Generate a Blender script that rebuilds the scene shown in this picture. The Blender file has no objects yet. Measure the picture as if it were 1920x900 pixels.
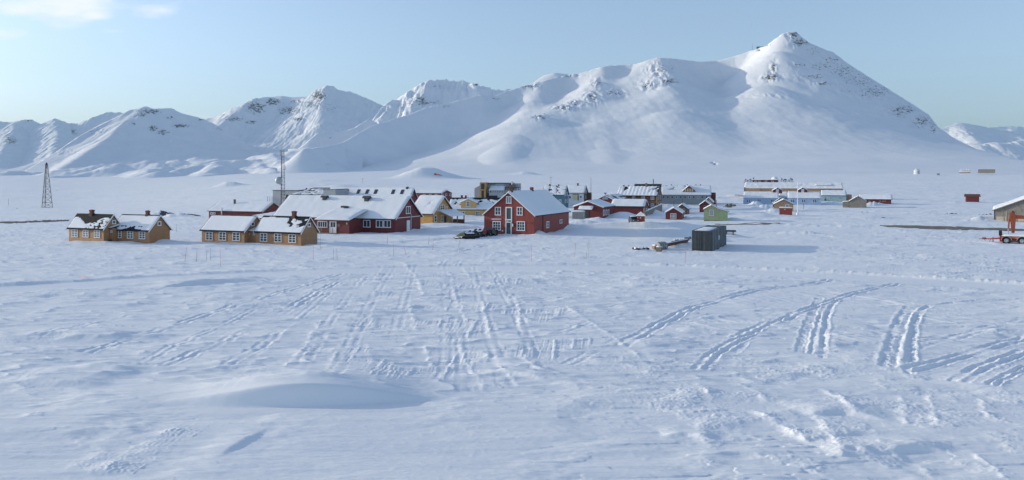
import bpy, math, random
import numpy as np

random.seed(7)
C = bpy.context.scene.collection
# ---------------------------------------------------------------- camera frame (photo is 1920 x 900)
F, CX, HY, CZ = 1400.0, 960.0, 337.0, 10.0


def at(px, py, d):
    """Point at distance d (world Y) seen at photo position px, py."""
    return np.array([(px - CX) * d / F, d, CZ + (HY - py) * d / F])


# ---------------------------------------------------------------- noise
def _hash(ix, iy, seed):
    h = (ix.astype(np.int64) * 374761393 + iy.astype(np.int64) * 668265263 + seed * 974711) & 0xFFFFFFFF
    h = ((h ^ (h >> 13)) * 1274126177) & 0xFFFFFFFF
    h = h ^ (h >> 16)
    return h


def perlin(x, y, seed=0):
    x = np.asarray(x, np.float64); y = np.asarray(y, np.float64)
    x0 = np.floor(x); y0 = np.floor(y)
    fx = (x - x0); fy = (y - y0)
    ix = x0.astype(np.int64); iy = y0.astype(np.int64)
    u = fx * fx * fx * (fx * (fx * 6 - 15) + 10); v = fy * fy * fy * (fy * (fy * 6 - 15) + 10)

    def g(dx, dy):
        a = _hash(ix + dx, iy + dy, seed).astype(np.float64) * (2 * math.pi / 4294967296.0)
        return np.cos(a) * (fx - dx) + np.sin(a) * (fy - dy)
    n00, n10, n01, n11 = g(0, 0), g(1, 0), g(0, 1), g(1, 1)
    return 1.5 * ((n00 * (1 - u) + n10 * u) * (1 - v) + (n01 * (1 - u) + n11 * u) * v)


def fbm(x, y, octv=4, seed=0, gain=0.5, lac=2.03):
    s = 0; a = 1.0; t = 0
    for i in range(octv):
        s = s + a * perlin(x, y, seed + 17 * i); t += a
        x = x * lac + 13.7; y = y * lac + 5.1; a *= gain
    return s / t


def sstep(a, b, x):
    t = np.clip((x - a) / (b - a), 0, 1)
    return t * t * (3 - 2 * t)


# ---------------------------------------------------------------- materials
def newmat(name):
    m = bpy.data.materials.new(name); m.use_nodes = True
    nt = m.node_tree; b = nt.nodes['Principled BSDF']
    return m, nt, b


def N(nt, typ, **kw):
    n = nt.nodes.new(typ)
    for k, v in kw.items():
        if k in n.inputs.keys():
            n.inputs[k].default_value = v
        else:
            setattr(n, k, v)
    return n


def paint(name, col, rough=0.6, var=0.18, scale=2.0, metal=0.0, boards=None, spec=0.35, wear=None):
    """Painted or bare surface: colour with slow mottling, fine grain, optional board joints (boards = width in m, along 'x','y' or 'z')."""
    m, nt, b = newmat(name); L = nt.links
    tc = N(nt, 'ShaderNodeTexCoord')
    n1 = N(nt, 'ShaderNodeTexNoise', Scale=scale, Detail=6.0, Roughness=0.65)
    L.new(tc.outputs['Object'], n1.inputs['Vector'])
    cr = N(nt, 'ShaderNodeValToRGB')
    c = np.array(col)
    cr.color_ramp.elements[0].position = 0.3; cr.color_ramp.elements[1].position = 0.72
    cr.color_ramp.elements[0].color = (*(c * (1 - var)), 1); cr.color_ramp.elements[1].color = (*np.minimum(c * (1 + var), .95), 1)
    L.new(n1.outputs['Fac'], cr.inputs['Fac'])
    out = cr.outputs['Color']
    if wear is not None:
        n2 = N(nt, 'ShaderNodeTexNoise', Scale=scale * 1.7, Detail=8.0, Roughness=0.8)
        mp = N(nt, 'ShaderNodeMapping'); mp.inputs['Scale'].default_value = (6, 6, 0.6)
        L.new(tc.outputs['Object'], mp.inputs['Vector']); L.new(mp.outputs['Vector'], n2.inputs['Vector'])
        r2 = N(nt, 'ShaderNodeValToRGB'); r2.color_ramp.elements[0].position = 0.45; r2.color_ramp.elements[1].position = 0.62
        L.new(n2.outputs['Fac'], r2.inputs['Fac'])
        mx = N(nt, 'ShaderNodeMix', data_type='RGBA')
        L.new(r2.outputs['Color'], mx.inputs[0]); L.new(out, mx.inputs[6]); mx.inputs[7].default_value = (*wear, 1)
        out = mx.outputs[2]
    L.new(out, b.inputs['Base Color'])
    b.inputs['Roughness'].default_value = rough; b.inputs['Metallic'].default_value = metal
    b.inputs['Specular IOR Level'].default_value = spec
    if boards:
        w = N(nt, 'ShaderNodeTexWave', wave_type='BANDS', bands_direction=boards[1].upper(), wave_profile='SAW')
        w.inputs['Scale'].default_value = 0.314 / boards[0]
        L.new(tc.outputs['Object'], w.inputs['Vector'])
        bp = N(nt, 'ShaderNodeBump', Strength=0.5, Distance=0.02)
        L.new(w.outputs['Fac'], bp.inputs['Height']); L.new(bp.outputs['Normal'], b.inputs['Normal'])
    return m


def snow_mat(name, rock=False, bump=True, scale=1.0, rock_scale=1.0):
    m, nt, b = newmat(name); L = nt.links
    b.inputs['Roughness'].default_value = 0.75; b.inputs['Specular IOR Level'].default_value = 0.15
    tc = N(nt, 'ShaderNodeTexCoord')
    n1 = N(nt, 'ShaderNodeTexNoise', Scale=0.08 * scale, Detail=5.0)
    L.new(tc.outputs['Object'], n1.inputs['Vector'])
    cr = N(nt, 'ShaderNodeValToRGB')
    cr.color_ramp.elements[0].position = 0.35; cr.color_ramp.elements[1].position = 0.7
    cr.color_ramp.elements[0].color = (0.81, 0.83, 0.86, 1); cr.color_ramp.elements[1].color = (0.88, 0.885, 0.89, 1)
    L.new(n1.outputs['Fac'], cr.inputs['Fac'])
    col = cr.outputs['Color']
    if rock:
        at_ = N(nt, 'ShaderNodeAttribute', attribute_name='rock')
        mp = N(nt, 'ShaderNodeMapping'); mp.inputs['Scale'].default_value = (1, 1, 1.6)
        L.new(tc.outputs['Object'], mp.inputs['Vector'])
        n2 = N(nt, 'ShaderNodeTexNoise', Scale=0.035 * rock_scale, Detail=9.0, Roughness=0.72)
        L.new(mp.outputs['Vector'], n2.inputs['Vector'])
        ad = N(nt, 'ShaderNodeMath', operation='MULTIPLY_ADD'); ad.inputs[1].default_value = 0.315
        L.new(at_.outputs['Fac'], ad.inputs[0]); L.new(n2.outputs['Fac'], ad.inputs[2])
        r2 = N(nt, 'ShaderNodeValToRGB'); r2.color_ramp.elements[0].position = 0.735; r2.color_ramp.elements[1].position = 0.80
        L.new(ad.outputs[0], r2.inputs['Fac'])
        mx = N(nt, 'ShaderNodeMix', data_type='RGBA')
        L.new(r2.outputs['Color'], mx.inputs[0]); L.new(col, mx.inputs[6]); mx.inputs[7].default_value = (0.075, 0.065, 0.058, 1)
        col = mx.outputs[2]
    L.new(col, b.inputs['Base Color'])
    if bump:
        n3 = N(nt, 'ShaderNodeTexNoise', Scale=3.0 * scale, Detail=8.0, Roughness=0.7)
        mp3 = N(nt, 'ShaderNodeMapping'); mp3.inputs['Scale'].default_value = (0.7, 1.3, 1)
        L.new(tc.outputs['Object'], mp3.inputs['Vector']); L.new(mp3.outputs['Vector'], n3.inputs['Vector'])
        bp = N(nt, 'ShaderNodeBump', Strength=0.22, Distance=0.06 / scale)
        L.new(n3.outputs['Fac'], bp.inputs['Height']); L.new(bp.outputs['Normal'], b.inputs['Normal'])
    return m


# ---------------------------------------------------------------- mesh helpers
class MB:
    """Collects faces; build() links them as ONE mesh object."""
    def __init__(s):
        s.v = []; s.f = []; s.mi = []

    def add(s, verts, faces, mi=0):
        o = len(s.v); s.v += [tuple(map(float, p)) for p in verts]
        s.f += [tuple(o + i for i in f) for f in faces]; s.mi += [mi] * len(faces)
        return s

    def box(s, x0, x1, y0, y1, z0, z1, fm=None, mi=0):
        p = [(x0, y0, z0), (x1, y0, z0), (x1, y1, z0), (x0, y1, z0), (x0, y0, z1), (x1, y0, z1), (x1, y1, z1), (x0, y1, z1)]
        if fm: p = [fm(*q) for q in p]
        return s.add(p, [(0, 3, 2, 1), (4, 5, 6, 7), (0, 1, 5, 4), (1, 2, 6, 5), (2, 3, 7, 6), (3, 0, 4, 7)], mi)

    def prism(s, poly, a0, a1, axis, mi=0):
        """poly: points of the cross-section; extruded from a0 to a1 along axis 'x' or 'y' or 'z'."""
        n = len(poly)
        def P(q, a):
            return (a, q[0], q[1]) if axis == 'x' else ((q[0], a, q[1]) if axis == 'y' else (q[0], q[1], a))
        vs = [P(q, a0) for q in poly] + [P(q, a1) for q in poly]
        fs = [tuple(range(n - 1, -1, -1)), tuple(range(n, 2 * n))] + [(i, (i + 1) % n, n + (i + 1) % n, n + i) for i in range(n)]
        return s.add(vs, fs, mi)

    def tube(s, p0, p1, r0, r1=None, n=8, caps=True, mi=0):
        r1 = r0 if r1 is None else r1
        p0 = np.array(p0, float); p1 = np.array(p1, float); d = p1 - p0; L = np.linalg.norm(d); d /= max(L, 1e-9)
        a = np.cross(d, (0, 0, 1) if abs(d[2]) < 0.9 else (1, 0, 0)); a /= np.linalg.norm(a); b = np.cross(d, a)
        vs = []
        for p, r in ((p0, r0), (p1, r1)):
            for i in range(n):
                t = 2 * math.pi * i / n
                vs.append(p + r * (math.cos(t) * a + math.sin(t) * b))
        fs = [(i, (i + 1) % n, n + (i + 1) % n, n + i) for i in range(n)]
        if caps: fs += [tuple(range(n - 1, -1, -1)), tuple(range(n, 2 * n))]
        return s.add(vs, fs, mi)

    def path(s, pts, r, n=6):
        for a, b in zip(pts[:-1], pts[1:]): s.tube(a, b, r, n=n)
        return s

    def lathe(s, prof, c=(0, 0, 0), axis='z', n=16, mi=0):
        vs = []; m = len(prof)
        for i in range(n):
            t = 2 * math.pi * i / n
            for r, h in prof:
                q = (r * math.cos(t), r * math.sin(t), h)
                if axis == 'x': q = (h, r * math.cos(t), r * math.sin(t))
                if axis == 'y': q = (r * math.cos(t), h, r * math.sin(t))
                vs.append((q[0] + c[0], q[1] + c[1], q[2] + c[2]))
        fs = []
        for i in range(n):
            j = (i + 1) % n
            for k in range(m - 1): fs.append((i * m + k, j * m + k, j * m + k + 1, i * m + k + 1))
        return s.add(vs, fs, mi)

    def build(s, name, mat, parent=None, smooth=False):
        me = bpy.data.meshes.new(name); me.from_pydata(s.v, [], s.f); me.update()
        mats = mat if isinstance(mat, (list, tuple)) else [mat]
        for m in mats: me.materials.append(m)
        if len(mats) > 1: me.polygons.foreach_set('material_index', s.mi)
        import bmesh
        bm = bmesh.new(); bm.from_mesh(me); bmesh.ops.recalc_face_normals(bm, faces=bm.faces); bm.to_mesh(me); bm.free()
        if smooth: me.polygons.foreach_set('use_smooth', [True] * len(me.polygons))
        o = bpy.data.objects.new(name, me); C.objects.link(o)
        if parent is not None: o.parent = parent
        return o


def grid_mesh(name, X, Y, Z, mat, attr=None, smooth=True):
    nr, nc = X.shape
    me = bpy.data.meshes.new(name)
    co = np.stack([X, Y, Z], -1).astype(np.float32).reshape(-1)
    me.vertices.add(nr * nc); me.vertices.foreach_set('co', co)
    i = np.arange(nr - 1)[:, None] * nc + np.arange(nc - 1)[None, :]
    q = np.stack([i, i + 1, i + nc + 1, i + nc], -1).reshape(-1).astype(np.int32)
    nq = (nr - 1) * (nc - 1)
    me.loops.add(nq * 4); me.loops.foreach_set('vertex_index', q)
    me.polygons.add(nq); me.polygons.foreach_set('loop_start', np.arange(nq, dtype=np.int32) * 4)
    me.polygons.foreach_set('loop_total', np.full(nq, 4, np.int32))
    me.polygons.foreach_set('use_smooth', np.full(nq, smooth))
    if attr:
        for k, a in attr.items():
            at_ = me.attributes.new(k, 'FLOAT', 'POINT'); at_.data.foreach_set('value', a.astype(np.float32).reshape(-1))
    me.materials.append(mat); me.update(); me.validate()
    o = bpy.data.objects.new(name, me); C.objects.link(o)
    return o


def tag(o, label=None, cat=None, group=None, kind=None):
    if label: o['label'] = label
    if cat: o['category'] = cat
    if group: o['group'] = group
    if kind: o['kind'] = kind
    return o


def thing(name, label, cat, loc, rz=0.0, group=None):
    o = bpy.data.objects.new(name, None); C.objects.link(o)
    o.location = tuple(map(float, loc)); o.rotation_euler = (0, 0, rz); o.empty_display_size = 0.5
    return tag(o, label, cat, group)


def copy_tree(o, parent=None):
    c = o.copy(); C.objects.link(c)
    if parent is not None: c.parent = parent
    for ch in [k for k in bpy.data.objects if k.parent == o]: copy_tree(ch, c)
    return c
# ================================================================ ground
_YS = np.array([0, 150, 200, 260, 300, 350, 400, 450, 500, 600, 700, 800, 900, 1000, 1100, 1250, 1400, 1700, 2000, 2600, 4000], float)
_ZL = np.interp(_YS, [0, 150, 260, 400, 600, 800, 1100, 1400, 1700, 2000, 2600, 4000], [0, 0, -2.2, -5.1, -4.8, -3.1, 3.7, 10, 16, 22, 30, 40])
_ZC = np.interp(_YS, [0, 300, 350, 450, 600, 800, 1100, 1500, 2000, 2600, 4000], [0, 0, 1.5, 3.2, 6.6, 10.6, 17, 25, 34, 42, 55])
_ZR = np.interp(_YS, [0, 270, 300, 400, 500, 700, 900, 1050, 1250, 1400, 2000, 4000], [0, 0, .3, 2.2, 4.4, 8.2, 13, 17.6, 19, 21, 30, 50])


def base_h(X, Y):
    Y = np.maximum(Y, 1.0); u = CX + F * X / Y
    l = np.interp(Y, _YS, _ZL); c = np.interp(Y, _YS, _ZC); r = np.interp(Y, _YS, _ZR)
    wl = 1 - sstep(120, 620, u); wr = sstep(1150, 1650, u)
    return l * wl + r * wr + c * (1 - wl - wr)


_hy = np.concatenate([np.linspace(14, 300, 3000), np.geomspace(300, 2600, 1500)])


def hit(px, py, lift=0.0):
    """Where the sight line through px, py meets the smooth ground."""
    X = (px - CX) * _hy / F; z = CZ + (HY - py) * _hy / F
    dz = z - base_h(X, _hy) - lift
    k = np.argmax(dz <= 0)
    if k == 0: k = len(_hy) - 1
    t = dz[k - 1] / (dz[k - 1] - dz[k] + 1e-9); d = _hy[k - 1] + t * (_hy[k] - _hy[k - 1])
    return at(px, py, d)


def pdist(X, Y, pts):
    """Signed distance to a ground polyline (positive on its left), and position along it 0..1."""
    best = np.full(X.shape, 1e9); sg = np.zeros(X.shape); al = np.zeros(X.shape)
    L = [0.0]
    for a, b in zip(pts[:-1], pts[1:]): L.append(L[-1] + math.hypot(b[0] - a[0], b[1] - a[1]))
    for i, (a, b) in enumerate(zip(pts[:-1], pts[1:])):
        dx, dy = b[0] - a[0], b[1] - a[1]; l2 = dx * dx + dy * dy
        t = np.clip(((X - a[0]) * dx + (Y - a[1]) * dy) / l2, 0, 1)
        ex = X - a[0] - t * dx; ey = Y - a[1] - t * dy; d = np.hypot(ex, ey)
        m = d < best
        best = np.where(m, d, best); sg = np.where(m, np.sign(dx * (Y - a[1]) - dy * (X - a[0])), sg)
        al = np.where(m, (L[i] + t * (L[i + 1] - L[i])) / L[-1], al)
    return best * np.where(sg == 0, 1, sg), al, L[-1]


def curve(pts, n=5):
    """Catmull-Rom through ground points."""
    P = [np.array(p[:2]) for p in pts]; P = [2 * P[0] - P[1]] + P + [2 * P[-1] - P[-2]]; out = []
    for i in range(1, len(P) - 2):
        for k in range(n):
            t = k / n
            out.append(0.5 * ((2 * P[i]) + (-P[i - 1] + P[i + 1]) * t + (2 * P[i - 1] - 5 * P[i] + 4 * P[i + 1] - P[i + 2]) * t * t + (-P[i - 1] + 3 * P[i] - 3 * P[i + 1] + P[i + 2]) * t ** 3))
    out.append(P[-2]); return out


def local(X, Y, Z, pts, pad, fn):
    """Apply fn to the vertices near a polyline only."""
    xs = [p[0] for p in pts]; ys = [p[1] for p in pts]
    m = (X > min(xs) - pad) & (X < max(xs) + pad) & (Y > min(ys) - pad) & (Y < max(ys) + pad)
    if not m.any(): return
    Z[m] = fn(X[m], Y[m], Z[m])


def gp(*pxy):
    return [tuple(hit(x, y)[:2]) for x, y in pxy]


# tracks: (photo polyline, half gap, rut half width, depth)
TRACKS = [
    ([(1664, 690), (1677, 640), (1692, 600), (1708, 576)], .21, .20, .11),
    ([(1706, 700), (1708, 655), (1713, 615), (1726, 585), (1752, 572), (1830, 564), (1925, 560)], .10, .14, .10),
    ([(1500, 662), (1512, 620), (1524, 590), (1536, 558)], .14, .15, .08),
    ([(1543, 672), (1546, 630), (1553, 590), (1570, 560)], .08, .12, .09),
    ([(1520, 664), (1530, 620), (1541, 585)], .05, .10, .06),
    ([(1162, 652), (1200, 632), (1255, 600), (1320, 572), (1400, 550), (1470, 540), (1560, 526)], .32, .16, .09),
    ([(1380, 636), (1425, 616), (1480, 596), (1530, 575), (1600, 552), (1690, 532)], .28, .14, .10),
    ([(1700, 694), (1770, 676), (1850, 652), (1930, 632)], .30, .16, .09),
    ([(1795, 716), (1830, 694), (1880, 674), (1930, 656)], .28, .16, .10),
    ([(1860, 724), (1890, 704), (1930, 686)], .16, .12, .10),
    ([(1312, 696), (1335, 668), (1368, 646), (1420, 628)], .26, .14, .08),
    ([(1362, 676), (1384, 656), (1400, 640)], .10, .12, .07),
    ([(960, 610), (1090, 588), (1200, 570), (1330, 556), (1470, 536)], .35, .13, .06),
    ([(940, 580), (1060, 556), (1240, 540), (1400, 528), (1560, 515)], .35, .13, .05),
    ([(150, 664), (300, 618), (440, 575), (560, 540), (650, 512)], .35, .16, .074),
    ([(300, 688), (420, 640), (520, 592), (600, 548), (660, 515)], .30, .16, .074),
    ([(250, 690), (330, 648), (420, 608), (520, 560)], .25, .14, .04),
    ([(620, 735), (660, 640), (700, 560), (738, 498)], .30, .14, .026), ([(700, 738), (735, 640), (760, 560), (775, 498)], .28, .14, .022), ([(872, 735), (866, 650), (856, 580), (846, 500)], .28, .13, .024),
    ([(950, 730), (930, 660), (906, 580), (886, 500)], .30, .14, .026), ([(1010, 700), (982, 620), (952, 560), (920, 500)], .28, .13, .034), ([(560, 700), (620, 600), (684, 520)], .30, .14, .028), ([(830, 720), (838, 640), (838, 560), (830, 500)], .3, .12, .02), 
    ([(1060, 690), (1160, 640), (1300, 600), (1460, 575)], .28, .13, .035), ([(1000, 640), (1140, 600), (1320, 575), (1500, 560)], .28, .13, .035), ([(1400, 600), (1500, 625), (1640, 640), (1780, 640)], .28, .13, .035), ([(1560, 560), (1660, 575), (1790, 590), (1925, 598)], .28, .13, .04), ([(1580, 620), (1700, 640), (1800, 625), (1925, 622)], .28, .13, .035), ([(40, 640), (200, 600), (380, 560), (520, 525)], .3, .14, .035), ([(420, 690), (500, 640), (580, 580), (640, 530)], .28, .13, .035),
    ([(1480, 545), (1640, 552), (1790, 560), (1925, 575)], .30, .14, .05),
    ([(1570, 600), (1680, 612), (1800, 606), (1925, 612)], .30, .14, .04),
    ([(1560, 640), (1650, 655), (1760, 640), (1925, 600)], .30, .14, .05),
    ([(700, 470), (830, 462), (980, 468), (1160, 478), (1300, 470)], .6, .25, .05),
    ([(860, 470), (930, 458), (1000, 462), (1060, 472)], .5, .3, .08),
]
# crust edges left standing: photo polyline, height, half width, length of the drifted tail on the lee side
EDGES = [
    ([(905, 565), (914, 600), (920, 640)], .13, .16, .9), ([(968, 556), (975, 590), (979, 622)], .14, .18, 1.0), ([(796, 645), (812, 688), (838, 720)], .12, .18, .9), ([(848, 538), (862, 575), (884, 612)], .10, .16, .8),
    ([(984, 655), (992, 682), (1034, 706)], .16, .22, 1.1), ([(1060, 575), (1120, 615), (1180, 655), (1215, 690)], .09, .16, .7), ([(756, 492), (780, 520), (796, 556)], .12, .2, 1.0), ([(530, 700), (575, 650), (604, 598)], .11, .2, .9),
    ([(470, 690), (520, 640), (560, 600)], .08, .18, .8), ([(690, 640), (694, 670), (700, 690)], .09, .16, .7), ([(770, 570), (776, 600), (782, 625)], .10, .16, .8), ([(700, 580), (694, 620)], .08, .15, .7), ([(640, 640), (622, 690), (618, 720)], .07, .15, .6),
    ([(868, 500), (890, 530), (930, 560)], .09, .18, .9), ([(930, 510), (990, 535), (1050, 556)], .07, .16, .8), ([(720, 500), (700, 530)], .07, .15, .7), ([(1010, 520), (1090, 545), (1170, 556)], .06, .15, .7), ([(860, 640), (880, 690), (915, 735)], .10, .16, .8), ([(930, 665), (945, 700), (985, 730)], .08, .16, .7),
    ([(170, 898), (240, 858), (300, 822), (352, 794)], .26, .55, 2.6), ([(20, 800), (60, 780), (120, 772)], .12, .3, 2.0), ([(120, 890), (190, 850), (225, 838)], .10, .3, 1.6),
    ([(1405, 765), (1470, 798), (1530, 830), (1612, 872)], .24, .26, 1.5), ([(1536, 726), (1590, 758), (1612, 790)], .15, .2, 1.0), ([(1692, 736), (1696, 770), (1700, 806)], .12, .18, 1.0), ([(1740, 732), (1752, 770), (1760, 806)], .12, .16, .9), ([(1304, 716), (1330, 742), (1338, 762)], .16, .2, .9),
    ([(1478, 866), (1520, 880), (1580, 900)], .16, .2, 1.0), ([(1500, 752), (1550, 800), (1590, 852)], .13, .2, 1.1), ([(1815, 838), (1852, 866), (1900, 905)], .16, .16, 1.0), ([(1716, 860), (1740, 880), (1752, 900)], .14, .2, 1.0), ([(1320, 780), (1328, 850), (1322, 890)], .12, .3, 1.2), ([(1640, 800), (1655, 850)], .1, .2, 1.0),
    ([(1245, 800), (1260, 830)], .08, .25, 1.0), ([(1380, 720), (1420, 735), (1440, 760)], .13, .2, .9), ([(1840, 742), (1850, 770), (1862, 790)], .10, .14, .7), ([(1395, 700), (1460, 716), (1530, 716)], .08, .2, .8), ([(1750, 744), (1800, 752), (1830, 748)], .1, .2, .8), ([(1220, 690), (1290, 712), (1370, 716)], .08, .2, .8),
]
# snow heaps: px, base py, height, half width, half depth (m), roughness
HEAPS = [
    (568, 452, .9, 3.2, 1.6, .1), (655, 461, .5, 6, 1.5, .1),
    (757, 433, 1.0, 2.6, 1.8, .25), (778, 427, .9, 2.4, 1.6, .25),
    (955, 437.5, .65, 1.7, 1.5, .15), (920, 436, .3, 2.0, 1.2, .1),
    (1040, 424, 1.6, 3.2, 2.6, .1), (1010, 440, .7, 1.6, 1.4, .1),
    (1170, 408, 1.9, 4.5, 2.0, .1), (1120, 415, .9, 3.5, 2.5, .3), (1250, 396, 2.2, 6.5, 3.5, .3), (1222, 401, 1.2, 4, 3, .2),
    (1090, 420, 1.0, 5, 3, .2), (1375, 413, .8, 2.5, 1.8, .1), (1430, 407, .9, 6, 1.4, .1), (1500, 412, .5, 8, 1.4, .05),
    (1418, 385, 2.6, 2.6, 2.0, .5), (1432, 393, 1.4, 4.5, 3, .5), (1450, 398, 1.2, 4, 3, .5), (1560, 384, 1.2, 5, 2, .3),
    (1636, 386, 1.4, 3, 1.5, .5), (1651, 385, 1.6, 3, 1.5, .5), (1490, 438, .5, 3.2, 1.6, .4), (1520, 439, .4, 2.4, 1.2, .3),
    (1790, 380, .6, 3, 2, .4), (1345, 372, .8, 4, 3, .4), (1378, 368, 1.6, 4, 3, .6), (1366, 400, .5, 5, 2, .3),
    (300, 406, 1.4, 5, 3, .4), (330, 408, 1.2, 6, 3, .4), (390, 462, .35, 3, 1.4, .1), (180, 456, .4, 7, 1.2, .1), (300, 455, .5, 4, 1.4, .1),
    (1845, 414, .9, 5, 3, .5), (1878, 452, .3, 3, 1.5, .3),
    (870, 408, .7, 6, 3, .2), (930, 418, .9, 10, 2.2, .15), (830, 424, .8, 8, 2.0, .1), (1640, 410, .4, 8, 2, .2), (1710, 402, .3, 9, 2, .2),
    (1237, 467, .35, 2.6, 1.3, .2), (1205, 471, .25, 2.0, .9, .2), (1270, 461, .3, 2.6, 1.2, .2), (1372, 445, .7, 2.6, 1.6, .2),
    # moraine mounds out on the plain
    (812, 335, 9.5, 30, 24, .10), (778, 335.4, 6.0, 24, 18, .10), (430, 349, 4.6, 14, 10, .15), (985, 328, 5.5, 22, 16, .2), (966, 322, 5.5, 22, 18, .2),
    (1090, 317, 5, 26, 22, .3), (1112, 317, 4, 20, 18, .3), (1190, 309, 4, 20, 20, .3), (600, 340, 1.6, 18, 14, .3), (1290, 323, 3, 60, 30, .2),
    (640, 352, 2.0, 14, 10, .2), (700, 323, 3, 40, 30, .3), (1480, 318, 4, 40, 30, .3),
]
ROAD_Y = [(-30, 546), (300, 524), (600, 510), (900, 503), (1200, 503), (1400, 511), (1600, 520), (1925, 541)]


def ground_h(X, Y):
    Z = base_h(X, Y)
    near = 1 - sstep(160, 330, Y); mid = sstep(60, 160, Y)
    # long swells and wind drifts (the wind blows along x)
    Z = Z + 0.22 * fbm(X / 34, Y / 16, 3, 1) * (1 - 0.6 * mid) + sstep(300, 600, Y) * 1.6 * fbm(X / 160, Y / 90, 4, 2)
    dr = fbm(X / 9 + 0.4 * perlin(X / 5, Y / 5, 8), Y / 2.6, 4, 3)
    patch = sstep(-0.25, 0.3, fbm(X / 22, Y / 14, 3, 4))
    far_t = sstep(130, 210, Y) * (1 - sstep(550, 950, Y))
    Z = Z + far_t * (0.38 * fbm(X / 24, Y / 10, 4, 38, .6) + 0.22 * np.clip(1 - 2.4 * np.abs(fbm(X / 30, Y / 13, 3, 39)), 0, 1) ** 2)
    right_ = sstep(5, 20, X)
    smooth_near = sstep(28, 37, Y + 3.0 * perlin(X / 12, Y / 9, 31))          # blown smooth close to the camera
    Z = Z + (0.27 * dr * (0.45 + 0.55 * patch)) * (0.4 + .6 * near)
    rg = 1 - np.abs(fbm(X / 6.5 + .25 * Y / 2, Y / 1.9, 3, 37)) * 2.2
    Z = Z + 0.10 * np.clip(rg, 0, 1) ** 3 * near * (1 - .55 * right_) * sstep(30, 40, Y)
    # wind-cut steps: sharp edges to windward (-x), tails to the lee
    n = fbm(X / 4.2 + 0.5 * Y / 6, Y / 1.25, 4, 5); sx = fbm((X - 0.5) / 4.2 + 0.5 * Y / 6, Y / 1.25, 4, 5)
    right = sstep(-4, 12, X + (Y - 30) * 0.05)
    step = sstep(0.12, 0.17, n) * (0.6 + 0.4 * sstep(-.3, .3, sx))
    Z = Z + step * 0.05 * near * (0.25 + 0.75 * patch) * (0.35 + 0.65 * right)
    # crisp crust, in fields
    crust = sstep(0.02, 0.28, fbm(X / 12, Y / 7, 3, 6) + 0.1 * right)
    cn = 0.6 * perlin(X / 0.42, Y / 0.30, 9) + 0.4 * perlin(X / 0.19, Y / 0.15, 10)
    Z = Z + 0.026 * np.abs(cn) * crust * near * (0.25 + .75 * smooth_near) + 0.006 * cn * near
    # streaks blown along the wind
    Z = Z + 0.040 * fbm(X / 3.5 + .3 * Y, Y / 0.6, 4, 11, .6) * near * (1 - 0.4 * crust)
    # coarse eroded blocks at the lower right
    lr = sstep(3, 9, X) * (1 - sstep(40, 46, Y))
    bn = fbm(X / 3.2 + 0.5 * Y / 3.2, Y / 2.6 - 0.25 * X / 2.6, 5, 12)
    Z = Z + lr * (0.035 * sstep(-.05, 0.32, bn) + 0.03 * np.abs(cn) * sstep(0.05, .2, bn))
    # old tracks left standing in relief, running away from the camera
    fan = (X + 7.0) / (Y + 45.0)
    ridge = np.abs(perlin(fan * 46, Y / 40, 13)); comb = perlin(fan * 700, Y / 4.5, 14) + .8 * perlin(fan * 1500, Y / 2.5, 17)
    pm = sstep(0.0, 0.25, fbm(X / 5, Y / 4.5, 3, 15)) * sstep(36.0, 37.2, Y) * (1 - (1 - sstep(-9, -6.5, X)) * (1 - sstep(39, 42, Y))) * (1 - sstep(85, 115, Y)) * (1 - sstep(5, 11, np.abs(X + 2.0 + 0.10 * (Y - 40))))
    Z = Z + pm * (0.017 * comb + 0.035 * (1 - sstep(.0, .14, ridge)))
    # second set of scraped lines, right half, running along the slope
    cc = X * .86 + Y * .50; s2 = perlin(cc / 0.55, (Y - .5 * X) / 12, 16) + .6 * perlin(cc / .27, (Y - .5 * X) / 7, 30)
    pm2 = sstep(0.0, 0.22, fbm(X / 11, Y / 5, 3, 18)) * sstep(9, 16, X) * sstep(43, 49, Y) * (1 - sstep(82, 95, Y))
    Z = Z + pm2 * 0.045 * s2
    # driven road across the middle, with thrown-up edges
    rp = gp(*ROAD_Y)
    def road(x, y, z):
        s, al, Ln = pdist(x, y, rp)
        w = 3.0; e = np.abs(s)
        flat = base_h(x, y) - 0.06
        k = 1 - sstep(w * 0.8, w * 1.15, e)
        lump = 0.5 + 0.9 * np.abs(fbm(x / 1.2, y / 0.8, 3, 19))
        berm = 0.30 * np.exp(-((s - w * 1.2) / .55) ** 2) * lump * (0.35 + 0.65 * sstep(0, 25, x)) + 0.08 * np.exp(-((s + w * 1.25) / .6) ** 2) * lump
        ruts = 0.02 * perlin(s / .4, al * 3, 20)
        return z * (1 - k * .85) + (flat + ruts) * k * .85 + berm
    local(X, Y, Z, rp, 8, road)
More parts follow.
